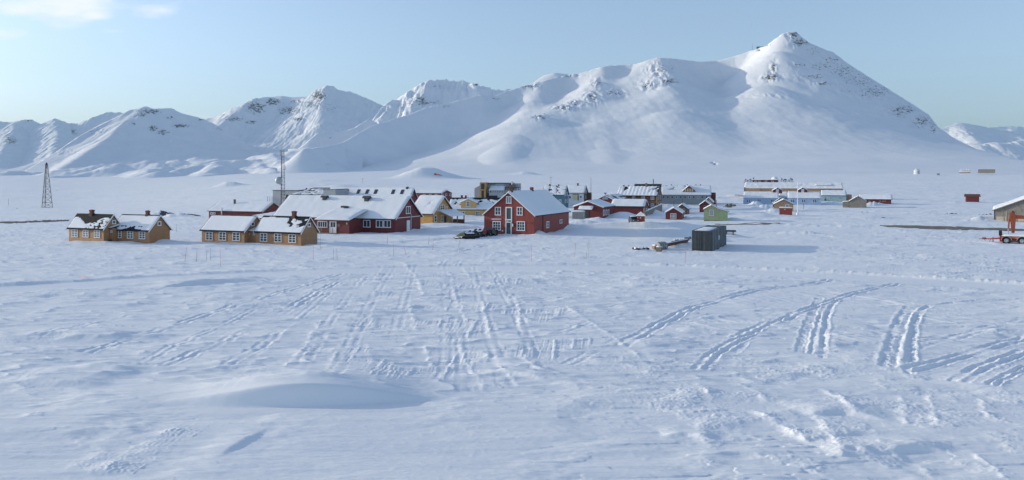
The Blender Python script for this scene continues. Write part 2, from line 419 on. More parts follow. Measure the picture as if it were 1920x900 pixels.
    # tracks
    for ti, (pl, gap, w, dep) in enumerate(TRACKS):
        pts = curve(gp(*pl)); rng = 0.55 + 0.45 * ((ti * 37) % 10) / 10
        def tr(x, y, z, pts=pts, gap=gap, w=w, dep=dep, ti=ti):
            s, al, Ln = pdist(x, y, pts)
            s = s + .10 * perlin(x / 1.7, y / 1.7, 26) + .05 * perlin(x / .45, y / .45, 27)
            end = sstep(0, 0.5 / Ln, al) * (1 - sstep(1 - 0.5 / Ln, 1, al))
            L = al * Ln
            mod = (0.25 + 0.85 * sstep(-.4, .3, perlin(L / 3.2, s * 0 + ti, 21) + .25 * perlin(L / .6, s / .3 + ti, 28))) * end * (sstep(-.7, 0, perlin(L / 8, s * 0 + ti * 3.3, 29)) if dep < .08 else 1)
            cleat = 0.85 + 0.25 * perlin(L / 0.16, s / .2, 22)
            h = 0
            for o in (-gap, gap):
                q = np.abs(s - o) + 0.03 * perlin(x / .3, y / .3, 23)
                h = h - dep * np.exp(-(q / w) ** 4) * cleat + dep * .40 * np.exp(-((q - 1.75 * w) / (.6 * w)) ** 2) * (0.5 + 0.9 * np.abs(perlin(x / .25, y / .22, 24)))
            return z + h * mod * (.62 if dep < .08 else .9)
        local(X, Y, Z, pts, 1.5, tr)
    for ei, (pl, hgt, w, tail) in enumerate(EDGES):
        pts = curve(gp(*pl))
        if pts[0][1] > pts[-1][1]: pts = pts[::-1]                         # run away from the camera: windward side is on the left
        def edge(x, y, z, pts=pts, hgt=hgt, w=w, tail=tail, ei=ei):
            s, al, Ln = pdist(x, y, pts); s = s + .14 * perlin(x / .8, y / .8, 33) + .05 * perlin(x / .25, y / .25, 34)
            L = al * Ln; mod = sstep(0, 1.2 / Ln, al) * (1 - sstep(1 - 1.2 / Ln, 1, al)) * (.35 + .75 * sstep(-.35, .25, perlin(L / 1.1, ei * 5.3 + s * 0, 35)))
            f = np.where(s > 0, np.exp(-(s / w) ** 2), np.exp(s / tail) * .8 + .2 * np.exp(-(s / w) ** 2))
            rough = 1 + .5 * np.abs(perlin(x / .22, y / .2, 36)) * (np.abs(s) < 2 * w)
            g = .36 if y.min() > 33 else .42
            return z + g * hgt * mod * f * rough
        local(X, Y, Z, pts, 4 * tail + .5, edge)
    # the big drift with a steep lee face, near the camera on the left
    for (pl, hgt, back, face) in (
            ([(280, 750), (400, 755), (540, 754), (680, 750), (860, 744)], .85, 7.5, .85),
            ([(-20, 722), (60, 716), (140, 718), (215, 722)], .22, 4.0, 0.7),
            ([(280, 546), (330, 538), (420, 532), (510, 530)], .34, 5.0, 0.8),
            ([(90, 640), (160, 634), (250, 636)], .14, 2.5, .6), ([(-20, 636), (120, 628), (260, 630)], .12, 2.5, .6),
            ([(130, 690), (200, 694), (250, 702)], .15, 3, .6), ([(880, 712), (940, 706), (1000, 712), (1030, 722)], .16, 2.2, .5),
            ([(1180, 655), (1260, 648), (1330, 652)], .1, 2, .5), ([(0, 560), (120, 552), (240, 556)], .14, 3, .8),
            ([(640, 528), (760, 522), (880, 526)], .14, 3, .8), ([(1500, 780), (1580, 772), (1680, 790)], .16, 2, .45), ([(1240, 815), (1290, 812), (1340, 826)], .14, 1.4, .4),
            ([(1640, 850), (1720, 838), (1800, 848)], .16, 1.6, .4), ([(1560, 850), (1600, 842), (1650, 855)], .14, 1.4, .4), ([(400, 858), (450, 828), (500, 800)], .10, 1.6, .5)):
        pts = curve(gp(*pl))
        def drift(x, y, z, pts=pts, hgt=hgt, back=back, face=face):
            s, al, Ln = pdist(x, y, pts)
            taper = np.sin(np.pi * al) ** 2 if hgt > .5 else sstep(0, .35, al) * (1 - sstep(.65, 1, al))
            f = np.where(s >= 0, 0.5 * (1 + np.cos(np.pi * np.clip(s / back, 0, 1))), 1 - sstep(0, 1, -s / (face * (0.4 + .6 * taper))))
            inside = (al > 0.0) & (al < 1.0)
            if hgt > .5:
                m_ = taper ** .5 * sstep(-face * 2.2, -face * 1.2, s) * (1 - sstep(.2, 1.6, s)); b_ = base_h(x, y); z = b_ + (z - b_) * (1 - .92 * m_)
            add = np.where(inside, hgt * taper * f, 0)
            return z + add
        local(X, Y, Z, pts, back + 1, drift)
    # ploughed banks beside the houses
    for (pl, hgt, wn, wf) in (
            ([(1012, 434), (1060, 429), (1110, 427), (1180, 427), (1250, 427), (1300, 427), (1330, 427)], 1.35, 1.6, 5.0),
            ([(575, 455), (640, 455), (730, 455), (860, 447)], .30, 1.0, 4), ([(790, 434), (830, 431), (905, 427)], .7, 1.4, 5),
            ([(800, 420), (860, 416), (905, 415)], .8, 1.5, 4), ([(1370, 420), (1440, 421), (1550, 424), (1640, 427)], .4, .8, 3),
            ([(1640, 448), (1720, 449), (1790, 451), (1850, 455), (1880, 459)], .35, .9, 2), ([(1230, 407), (1290, 410), (1330, 412)], .5, 1, 4)):
        pts = curve(gp(*pl))
        def bank(x, y, z, pts=pts, hgt=hgt, wn=wn, wf=wf):
            s, al, Ln = pdist(x, y, pts)
            taper = sstep(0, .15, al) * (1 - sstep(.85, 1, al)) * (0.75 + .5 * fbm(x / 6, y / 6, 3, 25))
            f = np.where(s >= 0, 1 - sstep(0, 1, s / wf), 1 - sstep(0, 1, -s / wn))
            return z + hgt * taper * f
        local(X, Y, Z, pts, wf + 1, bank)
    for (px, py, hh, rx, ry, ro) in HEAPS:
        c = hit(px, py)
        def heap(x, y, z):
            q = ((x - c[0]) / rx) ** 2 + ((y - c[1]) / ry) ** 2
            g = np.exp(-1.3 * q)
            return z + hh * g * (1 + ro * 1.4 * fbm(x / (rx * .45), y / (ry * .55), 4, int(px)))
        local(X, Y, Z, [(c[0], c[1])], 2.2 * max(rx, ry), heap)
    return Z


def gz(x, y):
    return float(ground_h(np.array([float(x)]), np.array([float(y)]))[0])


def gz_smooth(x, y):
    return float(base_h(np.array([float(x)]), np.array([float(y)]))[0])


SNOW = snow_mat('wind_packed_snow')
_t = np.concatenate([np.linspace(-1.5, -.72, 40)[:-1], np.linspace(-.72, .72, 1250), np.linspace(.72, 1.5, 40)[1:]])
_y = np.concatenate([np.linspace(5, 20, 30)[:-1], 1 / np.linspace(1 / 20., 1 / 200., 880)[:-1], np.geomspace(200, 2500, 260)[:-1], np.geomspace(2500, 14000, 24)])
_T, _Yg = np.meshgrid(_t, _y)
_Xg = _T * _Yg
ground = grid_mesh('snow_ground', _Xg, _Yg, ground_h(_Xg, _Yg), SNOW)
tag(ground, kind='structure')

# ================================================================ mountains
def ridge_field(X, Y, ridges, base, soft, rnd):
    H = None
    for i, (pts, k) in enumerate(ridges):
        k0, k1 = k if isinstance(k, tuple) else (k, k)
        P = [at(*p) for p in pts]; best = np.full(X.shape, -1e9); n = len(P) - 1
        r = 4.0 if i == 0 else rnd
        for j, (a, b) in enumerate(zip(P[:-1], P[1:])):
            dx, dy = b[0] - a[0], b[1] - a[1]; l2 = dx * dx + dy * dy + 1e-9
            t = np.clip(((X - a[0]) * dx + (Y - a[1]) * dy) / l2, 0, 1)
            d2 = (X - a[0] - t * dx) ** 2 + (Y - a[1] - t * dy) ** 2; zr = a[2] + t * (b[2] - a[2])
            d = np.sqrt(d2 + r * r) - r
            A = np.maximum(zr - base, 5.0); kk = k0 + (k1 - k0) * np.minimum(1, (j + t) / n * 1.6)
            best = np.maximum(best, zr - A * np.tanh(kk * d / A))
        if H is None: H = best
        else:
            m = np.maximum(H, best)
            sf = soft * np.clip((m - base) / 160.0, 0.02, 1)
            H = m + sf * np.exp(-np.abs(H - best) / sf) * 0.5
    return H


def mountain(name, ridges, u0, u1, d0, d1, nu, nd, base, rocks=(), rough=1.0, soft=6.0, gully=0.0, rock_scale=1.0, crag=1.0, rnd=20.0, cap=True, lumps=0.0):
    u = np.linspace(u0, u1, nu); d = np.linspace(d0, d1, nd)
    U, D = np.meshgrid(u, d); X = (U - CX) * D / F
    Z = ridge_field(X, D, ridges, base, soft, rnd)
    up = np.clip((Z - base) / 150.0, 0, 1)
    V = HY - (Z - CZ) * F / D
    w = np.zeros_like(Z)
    for (rx, ry, rw, rh, st) in rocks:
        w = np.maximum(w, st * np.exp(-(((U - rx) / rw) ** 2 + ((V - ry) / rh) ** 2) ** 1.2))
    Z = Z + rough * up * (7.0 * fbm(X / 170, D / 170, 4, 41) + 0.7 * fbm(X / 28, D / 28, 3, 42) + 0.7 * fbm(X / 20 + D / 300, D / 260, 3, 48))
    if lumps: Z = Z + lumps * np.clip((Z - base) / 25, 0, 1) * fbm(X / 110, D / 90, 4, 47)
    if gully:
        Z = Z - gully * up * np.abs(fbm(X / 60, D / 240 + 0.3 * X / 240, 3, 43)) * 22
    cr = 1 - np.abs(perlin(X / 24, D / 40, 44)); cr2 = 1 - np.abs(perlin(X / 10, D / 16, 45))
    Z = Z + crag * np.clip(w * 1.3, 0, 1) * (9 * (cr - .75) + 6 * (cr2 - .75))
    if cap:                                                    # nothing may stand above the crest line
        c = ridges[0][0]; top = np.interp(U, [p[0] for p in c], [p[1] for p in c])
        lim = CZ + (HY - top) * D / F + 3.0 * fbm(X / 14, D / 30, 3, 46)
        Z = np.minimum(Z, lim)
    e = sstep(d0, d0 + 0.16 * (d1 - d0), D)
    Z = Z * e + (1 - e) * (base_h(X, D) - 12)
    o = grid_mesh(name, X, D, Z, snow_mat(name + '_snow', rock=True, bump=False, scale=.2, rock_scale=rock_scale), {'rock': w})
    return tag(o, kind='structure')


zep = [(569, 280, 1500), (600, 276, 1600), (634, 270, 1750), (655, 260.6, 1800), (694, 237, 1900), (759, 216, 2050), (800, 201, 2100), (843, 192.6, 2150), (901, 178, 2200), (930, 180, 2250),
       (953, 169.5, 2300), (1002, 155.7, 2350), (1060, 141, 2400), (1083, 139, 2400), (1129, 124.8, 2400), (1161, 122, 2400), (1193, 120.4, 2400), (1215, 113, 2350), (1233, 108.3, 2330),
       (1262, 110, 2350), (1312, 116, 2400), (1343, 114, 2400), (1375, 106, 2380), (1408, 95.4, 2350), (1436, 86.7, 2300), (1450, 76, 2270), (1467, 63.3, 2250), (1480, 60, 2250), (1492.6, 59.3, 2250), (1500, 67, 2250), (1517, 80.4, 2250),
       (1551, 95.4, 2250), (1561, 97.5, 2250), (1592, 121, 2230), (1638, 150, 2220), (1688, 181.3, 2200), (1722, 203, 2190), (1741, 215.5, 2180), (1759.5, 239, 2160), (1787, 259, 2140),
       (1831, 281, 2100), (1868, 287, 2080), (1899, 298, 2060), (1960, 306, 2050), (2060, 318, 2050)]
def away(p): return (p[0], p[1], p[2] + .65 * max(0, p[0] - 1129))
mountain('mountain_massif', [([away(p) for p in q], k) for q, k in [
    (zep, .95),
    ([(1238, 112, 2330), (1246, 135, 2230), (1254, 165, 2110), (1266, 215, 1900), (1276, 262, 1700), (1285, 300, 1480)], (.9, .42)),
    ([(1129, 128, 2400), (1118, 160, 2290), (1112, 185, 2200), (1128, 240, 1950), (1140, 285, 1680), (1145, 316, 1450)], (.9, .36)),
    ([(1193, 122, 2400), (1188, 150, 2290), (1190, 200, 2080), (1205, 255, 1850), (1210, 314, 1460)], (.9, .36)),
    ([(1112, 185, 2200), (1060, 205, 2110), (1010, 224, 2000), (965, 258, 1830), (930, 312, 1480)], (.6, .36)),
    ([(1020, 156, 2360), (1000, 190, 2200), (985, 230, 2000), (966, 285, 1680), (955, 318, 1430)], (.9, .36)),
    ([(1478, 63, 2250), (1458, 100, 2160), (1450, 132, 2090), (1438, 160, 2000), (1428, 205, 1860), (1445, 255, 1690), (1490, 292, 1480)], (.95, .42)),
    ([(1519, 84, 2250), (1534, 115, 2160), (1556, 148, 2010), (1594, 200, 1820), (1640, 248, 1640), (1700, 296, 1420)], (.95, .5)),
    ([(1600, 128, 2230), (1640, 175, 2110), (1700, 232, 1920), (1770, 274, 1740), (1880, 308, 1500)], (.95, .45))]],
    520, 2060, 1150, 3300, 1000, 400, 14,
    rocks=[(1488, 66, 14, 10, .95), (1502, 80, 26, 11, .9), (1450, 130, 8, 20, .9), (1445, 145, 22, 8, .95), (1425, 92, 6, 4, .9), (1440, 84, 10, 4, .7),
           (1530, 95, 26, 14, .62), (1560, 112, 30, 16, .66), (1580, 132, 50, 20, .66), (1610, 150, 50, 20, .66), (1525, 145, 34, 8, .75), (1545, 158, 20, 5, .8), (1640, 172, 50, 20, .7), (1690, 208, 44, 18, .72), (1730, 228, 28, 18, .8), (1500, 122, 20, 8, .66), (1540, 125, 34, 12, .66), (1590, 170, 40, 8, .6), (1750, 240, 10, 12, .8),
           (1238, 132, 32, 20, .66), (1255, 153, 26, 9, .8), (1215, 160, 20, 10, .72), (1110, 182, 18, 14, .8), (1150, 176, 24, 8, .75), (1120, 158, 12, 14, .7), (1060, 203, 26, 6, .78), (1015, 220, 16, 6, .85), (1060, 141, 40, 4, .85), (990, 162, 30, 5, .8), (925, 185, 30, 4, .7), (830, 200, 26, 4, .7), (1085, 193, 26, 6, .7), (1340, 305, 5, 2, .8), (1450, 180, 60, 5, .3)],
    rough=.75, soft=26, rock_scale=3.0, rnd=45)
mountain('mountain_plateau', [
    ([(600, 282, 2650), (660, 262, 2900), (690, 236, 3050), (719, 198, 3250), (738, 184.5, 3320), (764, 172, 3380), (785, 159, 3420), (798, 150, 3450), (830, 147.3, 3500), (866, 148.6, 3500), (876, 154, 3500), (887, 155, 3450), (894, 153.7, 3450), (921, 165, 3450), (957, 166.7, 3450), (1100, 180, 3400)], .75),
    ([(790, 155, 3430), (784, 175, 3330), (772, 200, 3200), (760, 225, 3000)], .75), ([(740, 186, 3330), (722, 215, 3150), (690, 250, 2900)], .7)],
    560, 1100, 2450, 3750, 420, 260, 30,
    rocks=[(790, 188, 20, 12, .95), (830, 160, 40, 12, .55), (870, 165, 30, 10, .5), (810, 190, 30, 8, .7), (760, 195, 22, 14, .6), (893, 157, 5, 3, 1), (730, 205, 20, 8, .5)], gully=1.3, rough=.8, rock_scale=2.2)
mountain('foothill', [
    ([(560, 279, 2300), (585, 258, 2350), (598, 247.6, 2400), (613, 247, 2420), (640, 247, 2450), (665, 240, 2500), (692, 222, 2600)], .6)],
    540, 720, 2100, 2800, 150, 120, 40, rocks=[(608, 253, 5, 4, .9), (620, 258, 8, 3, .8)], rough=.9)
mountain('mountain_peak', [
    ([(-40, 335, 2800), (47, 321, 2900), (104, 286, 3050), (146, 257, 3200), (182, 237, 3330), (221, 218, 3430), (242, 207, 3480), (258, 203, 3500), (273, 199, 3500), (289, 203.4, 3520), (305, 202, 3530), (320, 201, 3550), (341, 212, 3570), (375, 221, 3600), (401, 231.6, 3650), (422, 247, 3700), (480, 280, 3800), (560, 300, 3800)], .62),
    ([(242, 208, 3480), (238, 225, 3380), (205, 256, 3150), (156, 290, 2850), (110, 318, 2500)], .55)],
    -60, 620, 2250, 4000, 520, 280, 20,
    rocks=[(280, 208, 30, 6, .95), (265, 216, 16, 6, .9), (287, 240, 12, 9, 1), (306, 248, 14, 8, 1), (340, 235, 24, 6, .95), (320, 220, 12, 5, .8), (250, 230, 10, 5, .8), (380, 223, 14, 4, 1), (175, 245, 30, 8, .6), (120, 285, 30, 5, .5), (410, 240, 14, 8, .7)], gully=.25, rough=.7, rock_scale=2.2)
mountain('mountain_summit', [
    ([(340, 262, 4300), (388, 222, 4500), (400, 219, 4500), (443, 199, 4500), (460, 192, 4500), (476.6, 184, 4500), (495, 181.5, 4520), (509, 181, 4550), (530, 186, 4600), (555, 188, 4600), (577, 182, 4600), (587, 171, 4600), (600, 165, 4600), (613.5, 159, 4600), (624, 161, 4600), (634, 167.7, 4600), (658, 171.6, 4600), (689, 185, 4600), (719, 198, 4600), (800, 240, 4600)], .72),
    ([(476, 185, 4500), (455, 197, 4380), (425, 220, 4150), (404, 237, 3950)], .65),
    ([(613, 160, 4600), (606, 190, 4350), (600, 235, 3950)], .6), ([(689, 186, 4600), (700, 215, 4400), (690, 250, 4000)], .6)],
    330, 820, 3500, 5000, 420, 260, 60,
    rocks=[(480, 200, 26, 16, .95), (440, 222, 24, 8, .85), (512, 190, 22, 10, .95), (540, 206, 26, 10, .9), (560, 222, 16, 6, .9), (598, 178, 20, 14, .95), (585, 195, 30, 12, .75), (470, 228, 16, 8, .8), (620, 200, 26, 14, .6), (693, 195, 12, 8, .6), (555, 189, 14, 4, .9)], gully=.7, rough=.8, rock_scale=1.7)
mountain('mountain_range', [
    ([(-120, 235, 6200), (0, 227.7, 6300), (23, 228.4, 6300), (40, 225, 6300), (58.6, 222.4, 6350), (75, 231, 6400), (90, 227, 6400), (103, 221.7, 6400), (118, 226, 6450), (130, 229.5, 6500), (148, 230, 6500), (175, 219, 6500), (203, 209, 6600), (232, 210.7, 6600), (300, 225, 6600)], .7),
    ([(103, 222, 6400), (110, 250, 5900), (100, 290, 5200)], .6), ([(30, 228, 6300), (20, 260, 5700), (0, 290, 5200)], .6)],
    -150, 330, 4600, 7000, 330, 220, 60,
    rocks=[(55, 224, 16, 4, .95), (20, 262, 18, 12, .9), (138, 247, 8, 7, .9), (90, 240, 20, 8, .5), (35, 240, 20, 6, .5)], gully=1.0, rough=1.3, rock_scale=1.2)
mountain('glacier_range', [
    ([(1700, 262, 8600), (1762, 243.5, 8800), (1780, 236, 8900), (1797, 229.5, 9000), (1815, 232, 9000), (1853, 238, 9200), (1893, 236.7, 9400), (1920, 238, 9500), (2000, 234, 9600), (2080, 245, 9600)], .5),
    ([(1797, 230, 9000), (1808, 245, 8500), (1830, 262, 8000)], .45), ([(1790, 285, 7000), (1835, 271, 7100), (1860, 266, 7150), (1880, 268, 7200), (1920, 262, 7300), (2000, 266, 7300)], .5),
    ([(1900, 237, 9400), (1890, 250, 8800), (1920, 262, 8300)], .4)],
    1690, 2090, 6200, 10200, 280, 220, 60, rough=2.2, soft=20, gully=1.0, rnd=60)
for nm, pts in (('snow_dome', [(480, 190, 7600), (515, 180.5, 7800), (530, 179.4, 7800), (545, 182, 7800), (575, 181, 7800), (640, 200, 7800)]),):
    mountain(nm, [(pts, .4)], 440, 680, 7000, 8600, 120, 80, 100, rough=.3)
mountain('distant_ridge', [([(960, 190, 4800), (1003, 153, 5000), (1020, 141, 5000), (1040, 136, 5000), (1060, 138, 5000), (1110, 150, 5000)], .4)], 940, 1130, 4500, 5600, 100, 60, 150, rough=.3)
# moraine hills below the peaks
mountain('moraine_hill', [
    ([(-80, 322, 2000), (0, 326.6, 2000), (23, 321, 2000), (47, 321, 2020), (100, 326, 2050), (150, 325, 2080), (200, 320, 2100)], .38),
    ([(60, 336, 1600), (104, 331, 1620), (182, 321, 1700), (221, 309.7, 1750), (260, 306, 1780), (281, 302, 1800), (312, 301, 1820), (340, 297, 1830), (364.6, 293.5, 1850), (406, 294.6, 1850), (437.5, 300.6, 1850), (480, 306, 1850)], .38),
    ([(150, 309, 2000), (165, 308.5, 2000), (200, 306, 2050), (260, 308, 2100)], .4),
    ([(290, 325, 1450), (357, 313.6, 1550), (411, 304.5, 1620), (440, 301, 1650), (476.6, 298, 1700), (500, 290, 1750), (530, 286.7, 1780), (569, 281, 1800), (600, 279, 1800), (640, 285, 1750)], .36),
    ([(476, 298, 1700), (495, 312, 1560), (520, 322, 1450)], .4), ([(569, 281, 1800), (600, 296, 1680), (620, 312, 1500)], .38), ([(500, 292, 1740), (530, 297, 1650), (560, 306, 1550)], .4),
    ([(411, 305, 1620), (400, 317, 1500), (380, 326, 1400)], .38), ([(300, 303, 1810), (290, 316, 1650), (270, 326, 1500)], .38)],
    -80, 680, 1250, 2350, 560, 240, 6, rough=.55, soft=6, cap=False, rnd=14, lumps=14)

# the air: far slopes fade to blue
hz = MB(); hz.box(-14000, 14000, -400, 15000, -40, 1150)
hm = bpy.data.materials.new('pale_air'); hm.use_nodes = True
hnt = hm.node_tree
for n_ in list(hnt.nodes): hnt.nodes.remove(n_)
ho = hnt.nodes.new('ShaderNodeOutputMaterial'); hv = hnt.nodes.new('ShaderNodeVolumePrincipled')
hv.inputs['Density'].default_value = 0.000048; hv.inputs['Color'].default_value = (0.52, 0.76, 1.0, 1); hv.inputs['Anisotropy'].default_value = 0.0
hnt.links.new(hv.outputs[0], ho.inputs['Volume'])
haze = hz.build('haze', hm); tag(haze, kind='stuff')

# ================================================================ light, sky, camera
SUN_EL, SUN_FWD = math.radians(12.0), math.radians(14.0)      # low sun from the left, a little beyond the camera plane
sv = np.array([-math.cos(SUN_EL) * math.cos(SUN_FWD), math.cos(SUN_EL) * math.sin(SUN_FWD), math.sin(SUN_EL)])
import mathutils
sl = bpy.data.lights.new('sun', 'SUN'); so = bpy.data.objects.new('sun', sl); C.objects.link(so)
so.rotation_euler = mathutils.Vector(tuple(-sv)).to_track_quat('-Z', 'Y').to_euler(); so.location = (-50, 20, 60)
sl.energy = 2.8; sl.angle = math.radians(0.53); sl.color = (1.0, 0.89, 0.70)

wd = bpy.data.worlds.new('World'); bpy.context.scene.world = wd; wd.use_nodes = True
nt = wd.node_tree; bg = nt.nodes['Background']; L = nt.links
sky = nt.nodes.new('ShaderNodeTexSky'); sky.sky_type = 'NISHITA'; sky.sun_disc = False
sky.sun_elevation = SUN_EL
sky.sun_rotation = math.atan2(sv[0], sv[1])
sky.altitude = 50; sky.air_density = 1.0; sky.dust_density = 1.2; sky.ozone_density = 2.0
# thin clouds low in the left of the sky, laid out by direction
tc = nt.nodes.new('ShaderNodeTexCoord'); sp = nt.nodes.new('ShaderNodeSeparateXYZ'); L.new(tc.outputs['Generated'], sp.inputs[0])
def mth(op, a, b=None, c=None):
    n = nt.nodes.new('ShaderNodeMath'); n.operation = op
    for i, v in enumerate((a, b, c)):
        if v is None: continue
        if isinstance(v, (int, float)): n.inputs[i].default_value = v
        else: L.new(v, n.inputs[i])
    return n.outputs[0]
ysafe = mth('MAXIMUM', sp.outputs['Y'], 0.05)
ca = mth('DIVIDE', sp.outputs['X'], ysafe); cb = mth('DIVIDE', sp.outputs['Z'], ysafe)
cv = nt.nodes.new('ShaderNodeCombineXYZ'); L.new(ca, cv.inputs[0]); L.new(mth('MULTIPLY', cb, 3.0), cv.inputs[1])
cn = nt.nodes.new('ShaderNodeTexNoise'); cn.inputs['Scale'].default_value = 11.0; cn.inputs['Detail'].default_value = 7.0; cn.inputs['Roughness'].default_value = 0.55
L.new(cv.outputs[0], cn.inputs['Vector'])
def blob(px, py, rx, ry, s):
    a = (px - CX) / F; b = (HY - py) / F
    dx = mth('DIVIDE', mth('SUBTRACT', ca, a), rx / F); dy = mth('DIVIDE', mth('SUBTRACT', cb, b), ry / F)
    q = mth('ADD', mth('MULTIPLY', dx, dx), mth('MULTIPLY', dy, dy))
    return mth('MULTIPLY', mth('POWER', 2.718, mth('MULTIPLY', q, -1.0)), s)
bl = [blob(120, 8, 190, 40, 1.0), blob(45, 16, 110, 26, .95), blob(180, 26, 60, 16, 1.0), blob(290, 20, 80, 18, .95), blob(5, 62, 60, 20, .8), blob(30, 218, 40, 8, .7), blob(210, 58, 40, 6, .55), blob(315, 184, 30, 5, .5), blob(-150, 30, 140, 40, 1.0), blob(380, 218, 30, 7, .6)]
tot = bl[0]
for b_ in bl[1:]: tot = mth('MAXIMUM', tot, b_)
dens = mth('MULTIPLY', mth('ADD', mth('MULTIPLY', tot, 1.0), mth('SUBTRACT', mth('MULTIPLY', cn.outputs['Fac'], 2.0), 1.45)), 1.0)
dens = mth('MINIMUM', mth('MAXIMUM', dens, 0.0), 0.72)
mx = nt.nodes.new('ShaderNodeMix'); mx.data_type = 'RGBA'
L.new(dens, mx.inputs[0]); L.new(sky.outputs[0], mx.inputs[6]); mx.inputs[7].default_value = (5.8, 5.7, 5.6, 1)
tn = nt.nodes.new('ShaderNodeMix'); tn.data_type = 'RGBA'; tn.blend_type = 'MULTIPLY'; tn.inputs[0].default_value = 1.0
hs_ = nt.nodes.new('ShaderNodeHueSaturation'); hs_.inputs['Saturation'].default_value = 0.72; L.new(sky.outputs[0], hs_.inputs['Color'])
L.new(hs_.outputs[0], tn.inputs[6]); tn.inputs[7].default_value = (0.90, 1.0, 1.15, 1); L.new(tn.outputs[2], mx.inputs[6])
L.new(mx.outputs[2], bg.inputs['Color'])
bg.inputs['Strength'].default_value = 0.15

cam = bpy.data.cameras.new('camera'); co = bpy.data.objects.new('camera', cam); C.objects.link(co)
co.location = (0, 0, CZ); co.rotation_euler = (math.pi / 2, 0, 0)
cam.sensor_width = 36.0; cam.lens = F / 1920 * 36.0; cam.shift_y = (HY - 450) / 1920.0
cam.clip_start = 0.5; cam.clip_end = 30000
sc = bpy.context.scene; sc.camera = co
sc.view_settings.view_transform = 'Standard'; sc.view_settings.look = 'None'; sc.view_settings.gamma = 1.0; sc.view_settings.use_curve_mapping = False
sc.view_settings.exposure = 0.50
# ================================================================ buildings
PHI = math.radians(23.0)
M = {
    'tan': paint('ochre_tan_boards', (.35, .185, .09), boards=(.14, 'x')), 'red': paint('red_boards', (.255, .050, .042), boards=(.14, 'x')),
    'dark_red': paint('oxblood_boards', (.15, .028, .030), boards=(.14, 'x')), 'yellow': paint('yellow_boards', (.50, .285, .09), boards=(.14, 'x')),
    'pale_yellow': paint('pale_yellow_boards', (.60, .40, .17), boards=(.14, 'x')), 'blue': paint('sky_blue_boards', (.34, .46, .62), boards=(.2, 'z')),
    'teal': paint('teal_boards', (.085, .19, .245), boards=(.16, 'z')), 'pale_teal': paint('pale_teal_boards', (.33, .46, .49), boards=(.2, 'z')),
    'green': paint('light_green_boards', (.33, .42, .22), boards=(.16, 'z')), 'orange_tan': paint('orange_tan_boards', (.42, .26, .15), boards=(.2, 'z')),
    'grey_panel': paint('grey_panels', (.36, .38, .40), var=.08, boards=(.6, 'z')), 'grey_wall': paint('grey_boards', (.24, .28, .31), boards=(.2, 'z')),
    'white': paint('white_paint', (.78, .79, .80), var=.06), 'white_wall': paint('white_boards', (.72, .73, .74), var=.06, boards=(.2, 'z')),
    'brown': paint('brown_boards', (.14, .055, .038), boards=(.18, 'z')), 'hut_brown': paint('hut_brown_boards', (.17, .085, .06), boards=(.16, 'z')),
    'weathered': paint('weathered_boards', (.20, .175, .15), var=.3, scale=1.5, boards=(.16, 'x'), wear=(.34, .31, .27), rough=.85),
    'roofing': paint('black_roofing', (.018, .021, .026), rough=.8, var=.3, spec=.12), 'slate': paint('dark_slate', (.05, .055, .062), rough=.6, var=.35, scale=6),
    'metal_roof': paint('grey_metal_roof', (.30, .34, .37), rough=.45, var=.12), 'brick': paint('chimney_brick', (.15, .062, .042), var=.3, scale=8, rough=.9),
    'brick_light': paint('yellow_brick', (.27, .17, .10), var=.3, scale=8, rough=.9), 'concrete': paint('concrete', (.33, .33, .32), rough=.9),
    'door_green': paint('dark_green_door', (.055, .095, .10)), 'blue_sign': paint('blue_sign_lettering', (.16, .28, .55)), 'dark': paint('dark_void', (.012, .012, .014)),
    'plywood': paint('plywood', (.52, .44, .33), rough=.8), 'steel': paint('galvanised_steel', (.42, .44, .46), rough=.45, metal=.6), 'dark_steel': paint('dark_steel', (.07, .075, .085), rough=.5, metal=.4),
    'rust': paint('rusty_steel', (.16, .075, .045), rough=.85, var=.35, scale=6), 'wood': paint('bare_timber', (.24, .18, .125), rough=.9, var=.3, scale=4),
    'pink_trim': paint('salmon_trim', (.55, .25, .17)), 'cream': paint('cream_trim', (.66, .58, .36)), 'curtain': paint('curtain_white', (.6, .62, .63), var=.05),
}
ROOF_SNOW = snow_mat('roof_snow', bump=True)


def glass(name, col, rough=.12):
    m, nt_, b = newmat(name)
    b.inputs['Base Color'].default_value = (*col, 1); b.inputs['Roughness'].default_value = rough; b.inputs['Specular IOR Level'].default_value = .5
    return m


GLASS = glass('window_glass', (.045, .055, .065)); GLASS_PALE = glass('curtained_glass', (.22, .25, .27), .2)


